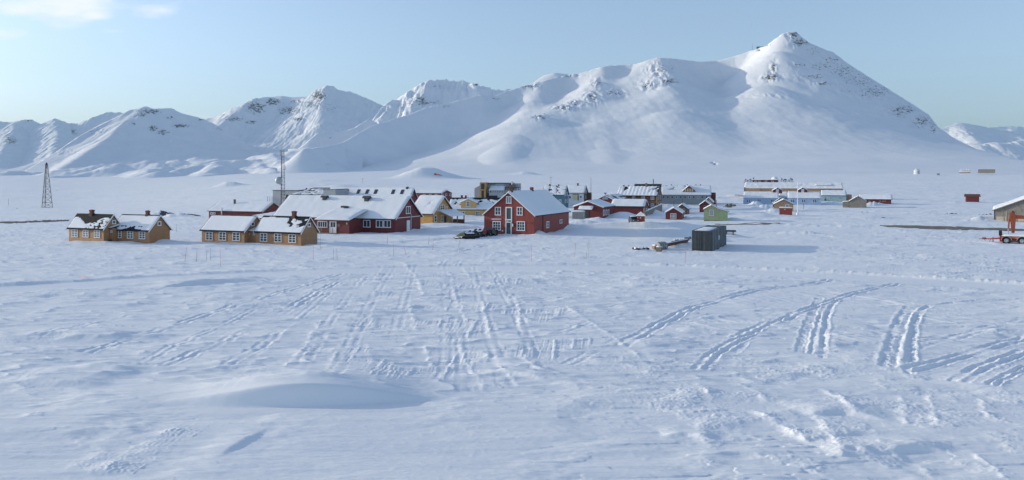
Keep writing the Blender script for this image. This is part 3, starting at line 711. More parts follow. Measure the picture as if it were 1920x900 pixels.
class House:
    """A gabled house anchored by its nearest bottom corner B, turned by phi; front wall runs B to A (to the left), right wall B to C (to the back)."""
    def __init__(s, name, label, cat, B, A, C_=None, L2=None, phi=PHI, eave=None, apex=None, ridge='x', wall=None, d=None, group=None, base=1.6, L1=None, eave_h=None, rise=None, lean=0.0):
        P = at(B[0], B[1], d) if d else hit(*B)
        s.d = P[1]; s.px = s.d / F; s.phi = phi; c, sn = math.cos(phi), math.sin(phi)
        if L1 is None:
            a = (A - CX) / F; L1 = (P[0] - a * P[1]) / (c + a * sn)
        if L2 is None:
            cc = (C_ - CX) / F; L2 = (cc * P[1] - P[0]) / (sn - cc * c)
        s.L1, s.L2 = L1, L2; s.c, s.s = c, sn
        ctr = P[:2] + np.array([-c, sn]) * L1 / 2 + np.array([sn, c]) * L2 / 2
        s.o = np.array([ctr[0], ctr[1], P[2]])
        s.e = thing(name, label, cat, s.o, -phi, group)
        s.eh = eave_h if eave_h is not None else (B[1] - eave) * s.px
        dm = s.d + (c * L2 / 2 if ridge == 'x' else sn * L1 / 2)
        if rise is not None: s.rh = s.eh + rise
        elif apex is not None: s.rh = CZ + (HY - apex) * dm / F - P[2]
        else: s.rh = s.eh
        s.ridge = ridge; s.base = base; s.name = name
        x, y = L1 / 2, L2 / 2
        if wall:
            w = MB()
            if ridge == 'x': w.prism([(-y, -base), (y, -base), (y, s.eh), (0, s.rh), (-y, s.eh)], -x, x, 'x')
            elif ridge == 'y': w.prism([(-x, -base), (x, -base), (x, s.eh), (0, s.rh), (-x, s.eh)], -y, y, 'y')
            else: w.box(-x, x, -y, y, -base, s.eh)
            s.wall = w.build('wall', wall, s.e)

    # local coordinates
    def loc(s, p):
        q = np.array(p) - s.o
        return np.array([q[0] * s.c - q[1] * s.s, q[0] * s.s + q[1] * s.c, q[2]])

    def ray(s, face, px, py, off=0.0):
        """Point of the wall plane seen at px, py, in local coordinates."""
        o = s.loc((0, 0, CZ)); t1 = s.loc(at(px, py, 100.0)); dr = t1 - o
        if face == 'front': k = (-s.L2 / 2 - off - o[1]) / dr[1]
        elif face == 'right': k = (s.L1 / 2 + off - o[0]) / dr[0]
        else: k = (-s.L1 / 2 - off - o[0]) / dr[0]
        return o + dr * k

    def fm(s, face, off=0.0):
        if face == 'front': return lambda u, n, v: (u, -s.L2 / 2 - off - n, v)
        if face == 'right': return lambda u, n, v: (s.L1 / 2 + off + n, u, v)
        return lambda u, n, v: (-s.L1 / 2 - off - n, -u, v)

    def rect(s, face, x0, x1, y0, y1, off=0.0):
        ym, xm = (y0 + y1) / 2, (x0 + x1) / 2; k = 1 if face != 'front' else 0
        a = s.ray(face, x0, ym, off)[k]; b = s.ray(face, x1, ym, off)[k]
        z1 = s.ray(face, xm, y0, off)[2]; z0 = s.ray(face, xm, y1, off)[2]
        if face == 'left': a, b = -a, -b
        return min(a, b), max(a, b), z0, z1

    def window(s, face, x0, x1, y0, y1, cols=2, rows=2, frame=None, pane=None, off=0.0, border=.11, bar=.055, name='window'):
        u0, u1, v0, v1 = s.rect(face, x0, x1, y0, y1, off); f = s.fm(face, off); b = min(border, (u1 - u0) * .22, (v1 - v0) * .22)
        w = MB()
        w.box(u0, u1, 0, .06, v1 - b, v1, f); w.box(u0 - .03, u1 + .03, 0, .08, v0, v0 + b, f)
        w.box(u0, u0 + b, 0, .06, v0 + b, v1 - b, f); w.box(u1 - b, u1, 0, .06, v0 + b, v1 - b, f)
        for i in range(1, cols):
            q = u0 + b + (u1 - u0 - 2 * b) * i / cols; h = bar * (1.0 if (cols % 2 == 0 and i == cols // 2) else .7)
            w.box(q - h, q + h, 0, .05, v0 + b, v1 - b, f)
        for j in range(1, rows):
            q = v0 + b + (v1 - v0 - 2 * b) * j / rows; w.box(u0 + b, u1 - b, 0, .045, q - bar * .6, q + bar * .6, f)
        o = w.build(name, frame or M['white'], s.e)
        g = MB(); g.box(u0 + b * .5, u1 - b * .5, -.02, .022, v0 + b * .5, v1 - b * .5, f); g.build('pane', pane or GLASS, o)
        return o

    def door(s, face, x0, x1, y0, y1, mat, frame=None, off=0.0, border=.13, name='door', panes=None):
        u0, u1, v0, v1 = s.rect(face, x0, x1, y0, y1, off); f = s.fm(face, off); b = min(border, (u1 - u0) * .2)
        g = MB(); g.box(u0 + b, u1 - b, -.02, .03, v0 - .3, v1 - b, f)
        o = g.build(name, mat, s.e)
        w = MB(); w.box(u0, u1, 0, .07, v1 - b, v1, f); w.box(u0, u0 + b, 0, .07, v0 - .3, v1 - b, f); w.box(u1 - b, u1, 0, .07, v0 - .3, v1 - b, f)
        w.build('door_frame', frame or M['white'], o)
        if panes:
            q = MB(); n, va, vb = panes; uu0, uu1 = u0 + b * 1.6, u1 - b * 1.6
            for i in range(n):
                q.box(uu0 + (uu1 - uu0) * (i + .12) / n, uu0 + (uu1 - uu0) * (i + .88) / n, .03, .04, v0 + (v1 - v0) * va, v0 + (v1 - v0) * vb, f)
            q.build('pane', GLASS, o)
        return o

    def panel(s, name, face, x0, x1, y0, y1, mat, th=.05, off=0.0, parent=None):
        u0, u1, v0, v1 = s.rect(face, x0, x1, y0, y1, off); g = MB(); g.box(u0, u1, 0, th, v0, v1, s.fm(face, off))
        return g.build(name, mat, parent or s.e)

    def roof(s, mat, over=.35, gover=.3, th=.14, snow=None, trim=None, seed=0, inset=0.0):
        """Two slopes with overhang; snow = function(u, v) giving thickness, u along the ridge 0..1 (left to right or front to back), v eave 0 to ridge 1."""
        half = (s.L2 if s.ridge == 'x' else s.L1) / 2; ln = (s.L1 if s.ridge == 'x' else s.L2) / 2 + gover
        sl = (s.rh - s.eh) / half; ez = s.eh - over * sl + .02; eo = half + over; rz = s.rh + .02
        r = MB(); prof = [(-eo, ez), (0, rz), (eo, ez), (eo, ez + th), (0, rz + th), (-eo, ez + th)]
        r.prism(prof, -ln, ln, s.ridge); s.roof_o = r.build('roof', mat, s.e)
        if trim:
            k = .20
            for e in (-1, 1):
                t = MB(); a0, a1 = (ln, ln + .05) if e > 0 else (-ln - .05, -ln)
                t.prism([(-eo, ez - k + th), (0, rz - k + th), (eo, ez - k + th), (eo, ez + th + .02), (0, rz + th + .02), (-eo, ez + th + .02)], a0, a1, s.ridge)
                t.build('verge_board', trim, s.roof_o)
        if snow:
            if snow is True: snow = lambda u, v: .16 + 0 * u
            nu, nv = max(12, int(ln * 2 * 3)), max(10, int(math.hypot(half, s.rh - s.eh) * 4)); nu, nv = min(nu * (2 if inset else 1), 140), min(nv * (2 if inset else 1), 56)
            m = MB()
            U, V = np.meshgrid(np.linspace(0, 1, nu), np.linspace(0, 1, nv))
            for sg in (-1, 1):
                T = snow(U, V) * (1 + .5 * fbm(U * ln * 1.1 + seed, V * 3 + sg, 3, 51 + seed)) + .018 * fbm(U * ln * 4, V * 8 + sg, 2, 52 + seed)
                edge = np.minimum(np.minimum(U, 1 - U) * ln * 2, V * half) / .10 - inset / .10
                T = np.where(edge < 1, T * np.clip(edge, .0, 1) + -.02 * (1 - np.clip(edge, 0, 1)), T)
                T = np.maximum(T, -.03)
                a = -ln + .02 + U * (2 * ln - .04); q = sg * eo * (1 - V); zz = ez + (rz - ez) * V + th + T
                vs = [(a[j, i], q[j, i], zz[j, i]) if s.ridge == 'x' else (q[j, i], a[j, i], zz[j, i]) for j in range(nv) for i in range(nu)]
                fs = [(j * nu + i, j * nu + i + 1, (j + 1) * nu + i + 1, (j + 1) * nu + i) for j in range(nv - 1) for i in range(nu - 1)]
                m.add(vs, fs)
            me = m.build('roof_snow', ROOF_SNOW, s.roof_o, smooth=True)
        return s.roof_o

    def shed_roof(s, mat, z_front, z_back, over=.3, th=.15, snow=.15):
        x, y = s.L1 / 2 + over, s.L2 / 2 + over
        r = MB(); r.prism([(-y, z_front), (y, z_back), (y, z_back + th), (-y, z_front + th)], -x, x, 'x'); s.roof_o = r.build('roof', mat, s.e)
        if snow: snow_slab([(-x, -y, z_front + th), (x, -y, z_front + th), (x, y, z_back + th), (-x, y, z_back + th)], snow, s.roof_o)
        return s.roof_o

    def chimney(s, px, ytop, wpx, mat=None, ybot=None, parent=None, across=0.0, hpx=None, name='chimney'):
        """Chimney on the ridge line (or moved across the ridge by some metres), its place along the ridge from px."""
        mat = mat or M['brick']; o = s.loc((0, 0, CZ)); dr = s.loc(at(px, ytop, 100.0)) - o
        if s.ridge == 'x': k = (across - o[1]) / dr[1]
        else:
            k = (across - o[0]) / dr[0] if abs(dr[0]) > 1e-4 else s.d / 100
        p = o + dr * k
        w = wpx * s.px / 2; zt = p[2]; zb = s.rh - .6 if ybot is None else ybot
        m = MB(); m.box(p[0] - w * .85, p[0] + w * .85, p[1] - w * .85, p[1] + w * .85, zb - abs(across), zt - .25)
        m.box(p[0] - w, p[0] + w, p[1] - w, p[1] + w, zt - .25, zt - .05); m.box(p[0] - w * .6, p[0] + w * .6, p[1] - w * .6, p[1] + w * .6, zt - .05, zt)
        m.box(p[0] - w * 1.1, p[0] + w * 1.1, p[1] - w * 1.1, p[1] + w * 1.1, zb - abs(across), s.rh + .18 - abs(across))
        return m.build(name, mat, parent or s.roof_o)


def snow_slab(q, th, parent, n=14, seed=3, name='roof_snow'):
    """A rounded blanket of snow on a four-cornered surface."""
    q = [np.array(p, float) for p in q]; m = MB(); vs = []
    la = max(1e-6, np.linalg.norm(q[1] - q[0])); lb = max(1e-6, np.linalg.norm(q[3] - q[0]))
    nu = int(min(70, max(8, la * 2.5))); nv = int(min(40, max(6, lb * 2.5)))
    U, V = np.meshgrid(np.linspace(0, 1, nu), np.linspace(0, 1, nv))
    T = th * (1 + .45 * fbm(U * la / 1.8 + seed, V * lb / 1.8, 3, 61)); e = np.minimum(np.minimum(U, 1 - U) * la, np.minimum(V, 1 - V) * lb) / .12
    T = np.where(e < 1, T * np.sqrt(np.clip(e, 0, 1)) - .02 * (1 - np.clip(e, 0, 1)), T)
    for j in range(nv):
        for i in range(nu):
            u, v = U[j, i], V[j, i]; p = (q[0] * (1 - u) + q[1] * u) * (1 - v) + (q[3] * (1 - u) + q[2] * u) * v
            vs.append((p[0], p[1], p[2] + T[j, i]))
    m.add(vs, [(j * nu + i, j * nu + i + 1, (j + 1) * nu + i + 1, (j + 1) * nu + i) for j in range(nv - 1) for i in range(nu - 1)])
    return m.build(name, ROOF_SNOW, parent, smooth=True)


def full(t=.16): return lambda u, v: t + 0 * u
def ridge_bare(v0=.93, t=.14): return lambda u, v: t * (1 - 3 * sstep(v0 - .02, v0 + .02, v)) 


def to_mesh(o):
    dg = bpy.context.evaluated_depsgraph_get(); dg.update()
    me = bpy.data.meshes.new_from_object(o.evaluated_get(dg)); n = bpy.data.objects.new('lettering', me); C.objects.link(n)
    n.parent = o.parent; n.location = o.location; n.rotation_euler = o.rotation_euler; bpy.data.objects.remove(o); n.name = 'lettering'
    return n


# ---------------------------------------------------------------- the two pairs of small tan houses
G1 = 'paired tan cottages with white windows'
def snow_a(u, v):
    n = fbm(u * 5, v * 3, 4, 71)
    top = sstep(.70, .77, v + .16 * n + .42 * np.exp(-((u - .46) / .20) ** 2))
    mott = sstep(-.02, .16, fbm(u * 15 + v * 8, v * 5 - u * 3, 4, 72)) * sstep(.42, .58, u) * .95
    bare = np.clip(np.maximum(top, mott), 0, 1)
    return .09 - .16 * bare
def snow_b(u, v):
    n = fbm(u * 6, v * 4, 4, 73)
    return .11 - .15 * np.maximum(sstep(.90, .93, v), 1.0 * sstep(-.22, .12, n) * (1 - sstep(.24, .42, v)) * (1 - sstep(.8, .98, u)))
def snow_c(u, v): return .13 - .2 * sstep(.945, .965, v)
def snow_d(u, v):
    n = fbm(u * 6, v * 4, 4, 75)
    return .12 - .16 * np.maximum(sstep(.90 - .08 * u, .93 - .08 * u, v + .06 * n), sstep(-.2, .12, n) * sstep(.50, .62, u) * (1 - sstep(.5, .9, (1 - v))))


def cottage(label, B, A, C_, eave, apex, wins, gw, snow, chim=None, seed=0, pane=None, drain=True):
    h = House('tan_cottage', label, 'house', B, A, C_, eave=eave, apex=apex, wall=M['tan'], group=G1)
    h.roof(M['roofing'], over=.28, gover=.22, th=.10, snow=lambda u, v: snow(u, v) * .6, trim=M['white'], seed=seed, inset=.10)
    for w in wins: h.window('front', *w, cols=2, rows=3, border=.10, pane=pane)
    h.window('right', *gw, cols=1, rows=1, border=.13)
    if chim: h.chimney(*chim)
    if drain:
        m = MB(); m.box(h.L1 / 2 - .10, h.L1 / 2 + .03, -h.L2 / 2 - .03, -h.L2 / 2 + .10, -1, h.eh); m.build('corner_board', M['tan'], h.e)
    return h


h1 = cottage('leftmost tan cottage, its black roof half bare of snow', (194.4, 456.4), 129.1, 228, 428, 403,
             [(134.9, 146, 430, 444.6), (155.6, 166.3, 430.6, 445), (176.9, 187.7, 431.3, 446)], (210.2, 217, 412.5, 420), snow_a, (172.4, 393, 7.2), 1, GLASS_PALE)
h2 = cottage('tan cottage with a plain gable end, right house of the leftmost pair', (279.5, 457.4), 210.7, 318.6, 431.3, 404.4,
             [(217, 228, 432, 446.2), (238.8, 250, 433, 447.2), (261, 272.4, 434, 448.2)], (295.2, 302, 415, 423.4), snow_b, (277, 394.5, 6.4), 2)
h3 = cottage('tan cottage with smooth full roof snow and no chimney', (458.2, 457.4), 378.3, 500, 433, 405.6,
             [(386, 398.8, 434.7, 450.4), (410.8, 424, 434.9, 450.8), (436.2, 449.8, 435.6, 451.4)], (470.6, 476.8, 416, 424), snow_c, None, 3)
h4 = cottage('tan cottage directly in front of the long red building, bare roof by its chimney', (564, 460.9), 479.7, 595, 435.5, 407.4,
             [(487.8, 501.2, 437, 453), (514.4, 527.9, 438, 454), (541.3, 554.8, 439.4, 455.2)], (576.6, 582, 418, 426), snow_d, (551.8, 395.6, 7.6), 4)


def link(h, x0, x1, ytop, ybot, wins, dark=None, ext=0.0):
    """Low passage that joins a cottage to its neighbour, set back from the front."""
    off = -1.1
    a = h.ray('front', x0 - 3, (ytop + ybot) / 2, off); b = h.ray('front', x1 + ext, (ytop + ybot) / 2, off); zt = h.ray('front', (x0 + x1) / 2, ytop, off)[2]
    y0 = -h.L2 / 2 - off; m = MB(); m.box(a[0], b[0], y0, y0 + 2.2, -1.5, zt - .1); w = m.build('porch', M['tan'], h.e)
    r = MB(); r.prism([(y0 - .35, zt - .12), (y0 + 2.2, zt + .45), (y0 + 2.2, zt + .55), (y0 - .35, zt - .02)], a[0] - .05, b[0], 'x'); ro = r.build('porch_roof', M['roofing'], w)
    snow_slab([(a[0] - .05, y0 - .35, zt - .02), (b[0], y0 - .35, zt - .02), (b[0], y0 + 2.2, zt + .55), (a[0] - .05, y0 + 2.2, zt + .55)], .16, w, name='porch_snow')
    for q in wins: h.window('front', *q, cols=1, rows=1, off=off, border=.10, name='porch_window')
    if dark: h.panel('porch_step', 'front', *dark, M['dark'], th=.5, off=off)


link(h1, 195, 210.7, 427, 456, [(199.6, 204, 431.5, 436), (207.4, 210.4, 431.5, 436)], dark=(196, 210.5, 449.5, 456))
link(h3, 458.4, 479.7, 433, 457, [(464, 468, 436.6, 441), (474.8, 478.6, 436.6, 441)], ext=5)

# ---------------------------------------------------------------- long dark red building with entrance wing
hr = House('red_longhouse', 'long dark red building, widest snowy roof, white door in its front wing', 'building', (741.6, 438), 515, 788.4, eave=408.6, apex=370.5, wall=M['dark_red'], phi=math.radians(21))
hr.roof(M['slate'], over=.5, gover=.35, th=.16, snow=lambda u, v: .12 + .03 * v, trim=M['white'], seed=5)
for q, c in (((681, 694.6, 412.4, 426.4), 2), ((705, 718.6, 412.6, 426.8), 2), ((719.4, 733, 412.8, 427), 2), ((664.4, 670.4, 412, 418.4), 1)):
    hr.window('front', *q, cols=c, rows=1, border=.14)
hr.window('right', 761, 769.6, 386.6, 401, cols=2, rows=1, border=.14)
hr.door('right', 762.4, 768.4, 413, 431, M['white'])
hr.panel('trim_board', 'right', 742.5, 788, 406.4, 407.6, M['white'], th=.05)
m = MB(); u0, u1, v0, v1 = hr.rect('right', 769.6, 770.6, 401, 431); m.box(u0, u1, 0.02, .12, v0, v1, hr.fm('right')); m.build('downpipe', M['steel'], hr.e)
off = 4.6
a = hr.ray('front', 596, 425, off); b = hr.ray('front', 654.5, 425, off); zt = hr.ray('front', 625, 412.5, off)[2]; yf = -hr.L2 / 2 - off
m = MB(); m.box(a[0], b[0], yf, -hr.L2 / 2 + .3, -1.4, zt); wing = m.build('entrance_wing', M['dark_red'], hr.e)
sl_ = (hr.rh - hr.eh) / (hr.L2 / 2); ytop = -hr.L2 / 2 + 1.2; ztop = hr.eh + sl_ * 1.2 + .42
m = MB(); m.prism([(yf - .5, zt + .02), (ytop, ztop), (ytop, ztop + .14), (yf - .5, zt + .16)], a[0] - .4, b[0] + .4, 'x'); wr_ = m.build('wing_roof', M['white'], wing)
snow_slab([(a[0] - .4, yf - .5, zt + .16), (b[0] + .4, yf - .5, zt + .16), (b[0] + .4, ytop, ztop + .14), (a[0] - .4, ytop, ztop + .14)], .22, wing, name='wing_snow')
hr.window('front', 595.8, 613.8, 414.4, 426.6, cols=4, rows=1, off=off, border=.12)
hr.door('front', 618, 631, 415, 436.4, M['white'], off=off, panes=(2, .5, .92))
hr.panel('lamp', 'front', 650, 651.6, 417.6, 420.6, M['cream'], off=off, th=.15)
hr.panel('notice_board', 'front', 633, 637.4, 420, 425, M['wood'], off=off)
m = MB(); u0, u1, v0, v1 = hr.rect('front', 598, 640, 436.4, 438.4, off); f_ = hr.fm('front', off)
m.box(u0, u1, 0, 1.6, v0 - .6, v1, f_)
for k in range(7):
    uu = u0 + (u1 - u0) * k / 6
    if k in (3, 4): continue
    m.box(uu - .04, uu + .04, 1.5, 1.58, v1, v1 + .95, f_)
for k in (0, 1, 2): 
    m.box(u0, u0 + (u1 - u0) * .36, 1.52, 1.56, v1 + .3 * (k + 1), v1 + .3 * (k + 1) + .06, f_)
m.build('entrance_deck', M['wood'], wing)
def vent(h, px, py, w=.9, hh=.7, side=-1):
    """Cowl vent standing on the front slope."""
    o = h.loc((0, 0, CZ)); dr = h.loc(at(px, py, 100.0)) - o
    sl = (h.rh - h.eh) / (h.L2 / 2); best = None
    for k in np.linspace(.3, 6, 3000):
        p = o + dr * k
        if -h.L2 / 2 < p[1] < 0 and p[2] <= h.eh + sl * (p[1] + h.L2 / 2) + .3: best = p; break
    if best is None: best = np.array([0, -1.0, h.rh - .5])
    p = best; m = MB(); m.box(p[0] - w * .4, p[0] + w * .4, p[1] - w * .3, p[1] + w * .3, p[2] - .5, p[2] + hh * .55)
    m.prism([(p[1] - w * .6, p[2] + hh * .5), (p[1] + w * .6, p[2] + hh * .5), (p[1] + w * .3, p[2] + hh), (p[1] - w * .3, p[2] + hh)], p[0] - w * .65, p[0] + w * .65, 'x')
    return m.build('roof_vent', M['dark_steel'], h.roof_o)
vent(hr, 609, 374, 1.0, .8); vent(hr, 688, 376, 1.1, .9)
m = MB()
for (px, py, w) in ((646, 386.5, 1.3), (650, 387.6, 1.0), (648.5, 389, .6)):
    o = hr.loc((0, 0, CZ)); dr = hr.loc(at(px, py, 100.0)) - o; sl = (hr.rh - hr.eh) / (hr.L2 / 2)
    k = min((k for k in np.linspace(.5, 4, 4000) if (o + dr * k)[2] <= hr.eh + sl * ((o + dr * k)[1] + hr.L2 / 2) + .42), default=1.5); p = o + dr * k
    m.box(p[0] - w / 2, p[0] + w / 2, p[1] - .3, p[1] + .3, p[2] - .3, p[2] + .06)
m.build('roof_hatch', M['slate'], hr.roof_o)

# second roof with skylights, behind
hs = House('red_skylight_building', 'red building behind the long red one, with a row of seven dark skylights', 'building', (768, 390), 614, 781, d=232, phi=math.radians(21), eave=371, apex=353.8, wall=M['dark_red'])
hs.roof(M['slate'], over=.5, gover=.4, th=.16, snow=full(.16), trim=M['white'], seed=6)
sl_ = (hs.rh - hs.eh) / (hs.L2 / 2)
for px in (636, 650, 672, 688.4, 704.4, 737, 754):
    o = hs.loc((0, 0, CZ)); dr = hs.loc(at(px, 364.5, 100.0)) - o; k = (-hs.L2 / 4 - o[1]) / dr[1]; p = o + dr * k
    m = MB(); ya, yb = -hs.L2 * .36, -hs.L2 * .13; za, zb = hs.eh + sl_ * (hs.L2 / 2 + ya) + .30, hs.eh + sl_ * (hs.L2 / 2 + yb) + .30
    m.prism([(ya, za), (yb, zb), (yb, zb + .16), (ya, za + .16)], p[0] - .55, p[0] + .55, 'x'); m.build('skylight', GLASS, hs.roof_o)
hs.window('right', 769.5, 774, 361, 367.5, cols=1, rows=1); hs.chimney(764, 350, 4.4, M['dark_steel'])
# grey flat building behind the mast
hg = House('grey_flat_building', 'low grey building with black roof edges behind the lattice mast', 'building', (560, 380), 511.5, L2=16, d=258, phi=math.radians(21), eave=357.2, ridge='flat', wall=M['grey_panel'])
hg.shed_roof(M['slate'], hg.eh, hg.eh + .7, over=.2, snow=.06)
hg2 = House('grey_solar_building', 'low dark roofed hall with partly bare roof left of the skylights', 'building', (629, 390), 548, L2=24, d=236, phi=math.radians(21), eave=367.5, apex=355, wall=M['slate'])
hg2.roof(M['roofing'], over=.4, gover=.3, th=.5, snow=lambda u, v: .12 - .16 * np.maximum(sstep(.80, .86, v), sstep(-.1, .15, fbm(u * 12, v * 5, 3, 77))), seed=8)
hg2.chimney(574.6, 352.2, 2.2, M['dark_steel']); hg2.chimney(610, 352.4, 1.8, M['dark_steel'])
m = House('grey_plant_room', 'small grey windowless block beside the skylight roof', 'building', (629, 388), 606, L2=7, d=233.5, phi=math.radians(21), eave=355.6, ridge='flat', wall=M['grey_panel'])
m.shed_roof(M['slate'], m.eh, m.eh + .1, over=.1, snow=.05)
# red long building far behind
hb = House('red_terrace_building', 'long red building with a snowy flat roof behind the yellow gabled house', 'building', (827, 376), 776, 847, d=290, phi=math.radians(24), eave=362.6, apex=356.6, wall=M['dark_red'])
hb.roof(M['slate'], over=.3, gover=.2, th=.16, snow=full(.12), trim=M['white'], seed=9)
for x in (793, 804.5, 815.5): hb.window('front', x, x + 4.4, 363.6, 367, cols=2, rows=1, border=.12)
for x in (828, 835, 842.5): hb.window('right', x, x + 3, 363.2, 367.4, cols=1, rows=1, border=.12)
# low red building left behind cottages
hl = House('low_red_building', 'low dark red building with a wide snowy roof behind the tan cottages', 'building', (492, 412), 391.5, 531, phi=math.radians(20), eave=396.6, apex=380, wall=M['dark_red'], d=186)
hl.roof(M['slate'], over=.35, gover=.25, th=.14, snow=full(.16), trim=M['cream'], seed=10)
hl.chimney(440, 373.6, 3.4, M['dark_steel'], across=-1.2)
m = MB(); p = hl.ray('front', 418, 398); m.tube((p[0], p[1] - .4, -.5), (p[0], p[1] - .4, p[2] + 1.2), .16); m.build('flue', M['steel'], hl.e)
for x in (395, 400): hl.window('front', x, x + 4, 398, 402, cols=1, rows=1, border=.12)
hl2 = House('red_annex', 'dark red annex with flat snowy roof between cottages and the long red building', 'building', (514, 424), 464, L2=12, phi=math.radians(20), eave=409.5, ridge='flat', wall=M['dark_red'], d=160)
hl2.shed_roof(M['white'], hl2.eh, hl2.eh + .8, over=.3, snow=.22)

# ---------------------------------------------------------------- yellow gabled house with porch
hy = House('yellow_gable_house', 'ochre yellow gabled house with a snow covered porch roof', 'house', (811, 423), 770, 849, eave=399.6, apex=369, wall=M['yellow'], phi=math.radians(24))
hy.roof(M['slate'], over=.45, gover=.45, th=.16, snow=lambda u, v: .16 - .3 * np.exp(-((u - .62 - .25 * (v - .6)) / .018) ** 2) * (v > .35) * (v < .75), trim=M['white'], seed=11)
for q, c in (((825.8, 833.2, 384, 393.4), 2), ((835.8, 838.8, 387.4, 393), 1), ((819.4, 822, 388, 396), 1), ((814.2, 818.8, 404, 416.4), 1), ((826.6, 831, 404, 417), 2)):
    hy.window('right', *q, cols=c, rows=2, border=.12)
hy.door('right', 832.4, 836.6, 404.6, 420.6, M['dark'], frame=M['wood'])
ya, yb = hy.ray('right', 822, 410)[1], hy.L2 / 2 + .4; x0 = hy.L1 / 2; zr = hy.ray('right', 836, 394)[2]; dep = 3.2
m = MB(); m.prism([(x0, zr), (x0 + dep, zr - 1.25), (x0 + dep, zr - 1.1), (x0, zr + .16)], ya, yb, 'y'); pr = m.build('porch_roof', M['white'], hy.e)
snow_slab([(x0 + dep, ya, zr - 1.1), (x0 + dep, yb, zr - 1.1), (x0, yb, zr + .16), (x0, ya, zr + .16)], .22, pr, name='porch_snow')
for yy in (ya + .25, (ya + yb) / 2, yb - .3):
    m = MB(); m.box(x0 + dep - .45, x0 + dep - .25, yy - .1, yy + .1, -1.2, zr - 1.15); m.build('porch_post', M['wood'], hy.e)
m = MB(); m.box(x0 + .1, x0 + dep - .3, yb - .5, yb - .42, -1, 1.0); m.build('porch_rail', M['hut_brown'], hy.e)

# pale yellow long house with cross gable
hp = House('pale_yellow_house', 'pale yellow long house with a cross gable and two brick chimneys', 'house', (960, 408), 842, L2=9, eave=392.4, apex=371.6, wall=M['pale_yellow'], phi=math.radians(4))
hp.roof(M['roofing'], over=.4, gover=.3, th=.14, snow=lambda u, v: .13 - .17 * np.maximum(sstep(.80, .86, v + .12 * fbm(u * 8, v * 2, 3, 78)), sstep(.02, .22, fbm(u * 14, v * 5, 3, 79)) * sstep(.25, .45, v)), seed=12)
for q in ((864, 871.4, 396, 406.4), (891, 898.4, 396, 406.4)): hp.window('front', *q, cols=2, rows=2, border=.13, off=.05 if q[0] < 893 else 0)
a = hp.ray('front', 864, 390); b = hp.ray('front', 892.5, 390); zE = hp.ray('front', 878, 379.6)[2]; zA = hp.ray('front', 878, 373.4)[2]; yf = -hp.L2 / 2
m = MB(); m.prism([(a[0], hp.eh - 1.0), (b[0], hp.eh - 1.0), (b[0], zE), ((a[0] + b[0]) / 2, zA), (a[0], zE)], yf - .06, 1.5, 'y'); cg = m.build('cross_gable', M['pale_yellow'], hp.e)
xm = (a[0] + b[0]) / 2; slp = (zA - zE) / (xm - a[0]); ov = .35
m = MB(); m.prism([(a[0] - ov, zE - ov * slp + .03), (xm, zA + .03), (b[0] + ov, zE - ov * slp + .03), (b[0] + ov, zE - ov * slp + .2), (xm, zA + .2), (a[0] - ov, zE - ov * slp + .2)], yf - .4, 1.5, 'y'); m.build('gable_roof', M['white'], cg)
for sg in (-1, 1):
    xe = a[0] - ov if sg < 0 else b[0] + ov
    q = [(xe, yf - .38, zE - ov * slp + .2), (xm, yf - .38, zA + .2), (xm, 1.4, zA + .2), (xe, 1.4, zE - ov * slp + .2)]
    snow_slab(q if sg < 0 else [q[1], q[0], q[3], q[2]], .18, cg, name='gable_snow')
hp.window('front', 874.2, 881, 377, 387.4, cols=2, rows=2, border=.13, off=.06)
hp.chimney(866, 366, 4.2); hp.chimney(873.4, 366.2, 3.8)
# modern grey building with yellow tower
hm_ = House('grey_research_building', 'modern grey building with a yellow stair tower and roof platform', 'building', (968, 384), 909, L2=14, d=282, eave=344, ridge='flat', wall=M['grey_panel'], phi=math.radians(8))
m = MB(); x0_, x1_ = -hm_.L1 / 2, hm_.L1 / 2; yf = -hm_.L2 / 2
hm_.panel('parapet', 'front', 909, 966, 342.6, 344.2, M['slate'], th=.1)
za = hm_.ray('front', 930, 349.6)[2]; zb = hm_.ray('front', 930, 356.2, 4.0)[2]
m.prism([(yf - 4.2, zb - .25), (yf, za), (yf, za + .2), (yf - 4.2, zb)], x0_ + 2.2, x1_ - 4, 'x'); lr_ = m.build('terrace_roof', M['steel'], hm_.e)
snow_slab([(x0_ + 2.2, yf - 4.2, zb), (x1_ - 4, yf - 4.2, zb), (x1_ - 4, yf, za + .2), (x0_ + 2.2, yf, za + .2)], .2, lr_, name='terrace_snow')
m = MB(); m.box(x0_ + 2.4, x1_ - 4.2, yf - 4.0, yf, -3, zb - .25); fw_ = m.build('front_block', M['grey_panel'], hm_.e)
for k, x in enumerate(np.arange(914, 952, 4.4)): hm_.window('front', x, x + 3.3, 357, 361.4, cols=1, rows=1, off=4.0, border=.08, frame=M['steel'], pane=GLASS if k < 2 else GLASS_PALE)
hm_.panel('garage_door', 'front', 912.8, 932.6, 366.6, 374, M['dark'], th=.06, off=4.0)
a = hm_.ray('front', 899.6, 360, 4.6); b = hm_.ray('front', 910.6, 360, 4.6); zt = hm_.ray('front', 905, 342, 4.6)[2]
m = MB(); m.box(a[0], b[0], yf - 4.6, yf + 2, -3, zt); tw = m.build('stair_tower', M['yellow'], hm_.e)
hm_.panel('tower_glazing', 'front', 902, 908.4, 344, 355, GLASS, th=.05, off=4.6); hm_.panel('tower_glazing', 'front', 902.6, 907.6, 357, 371, GLASS, th=.05, off=4.6)
a2 = hm_.ray('front', 889.6, 360, 3.0); zl = hm_.ray('front', 891, 353, 3.0)[2]; zr2 = hm_.ray('front', 900, 347, 3.0)[2]
m = MB(); m.prism([(a2[0], -3), (a[0], -3), (a[0], zr2), (a2[0], zl)], yf - 3.0, yf + 4, 'y'); m.build('side_block', M['grey_panel'], hm_.e)
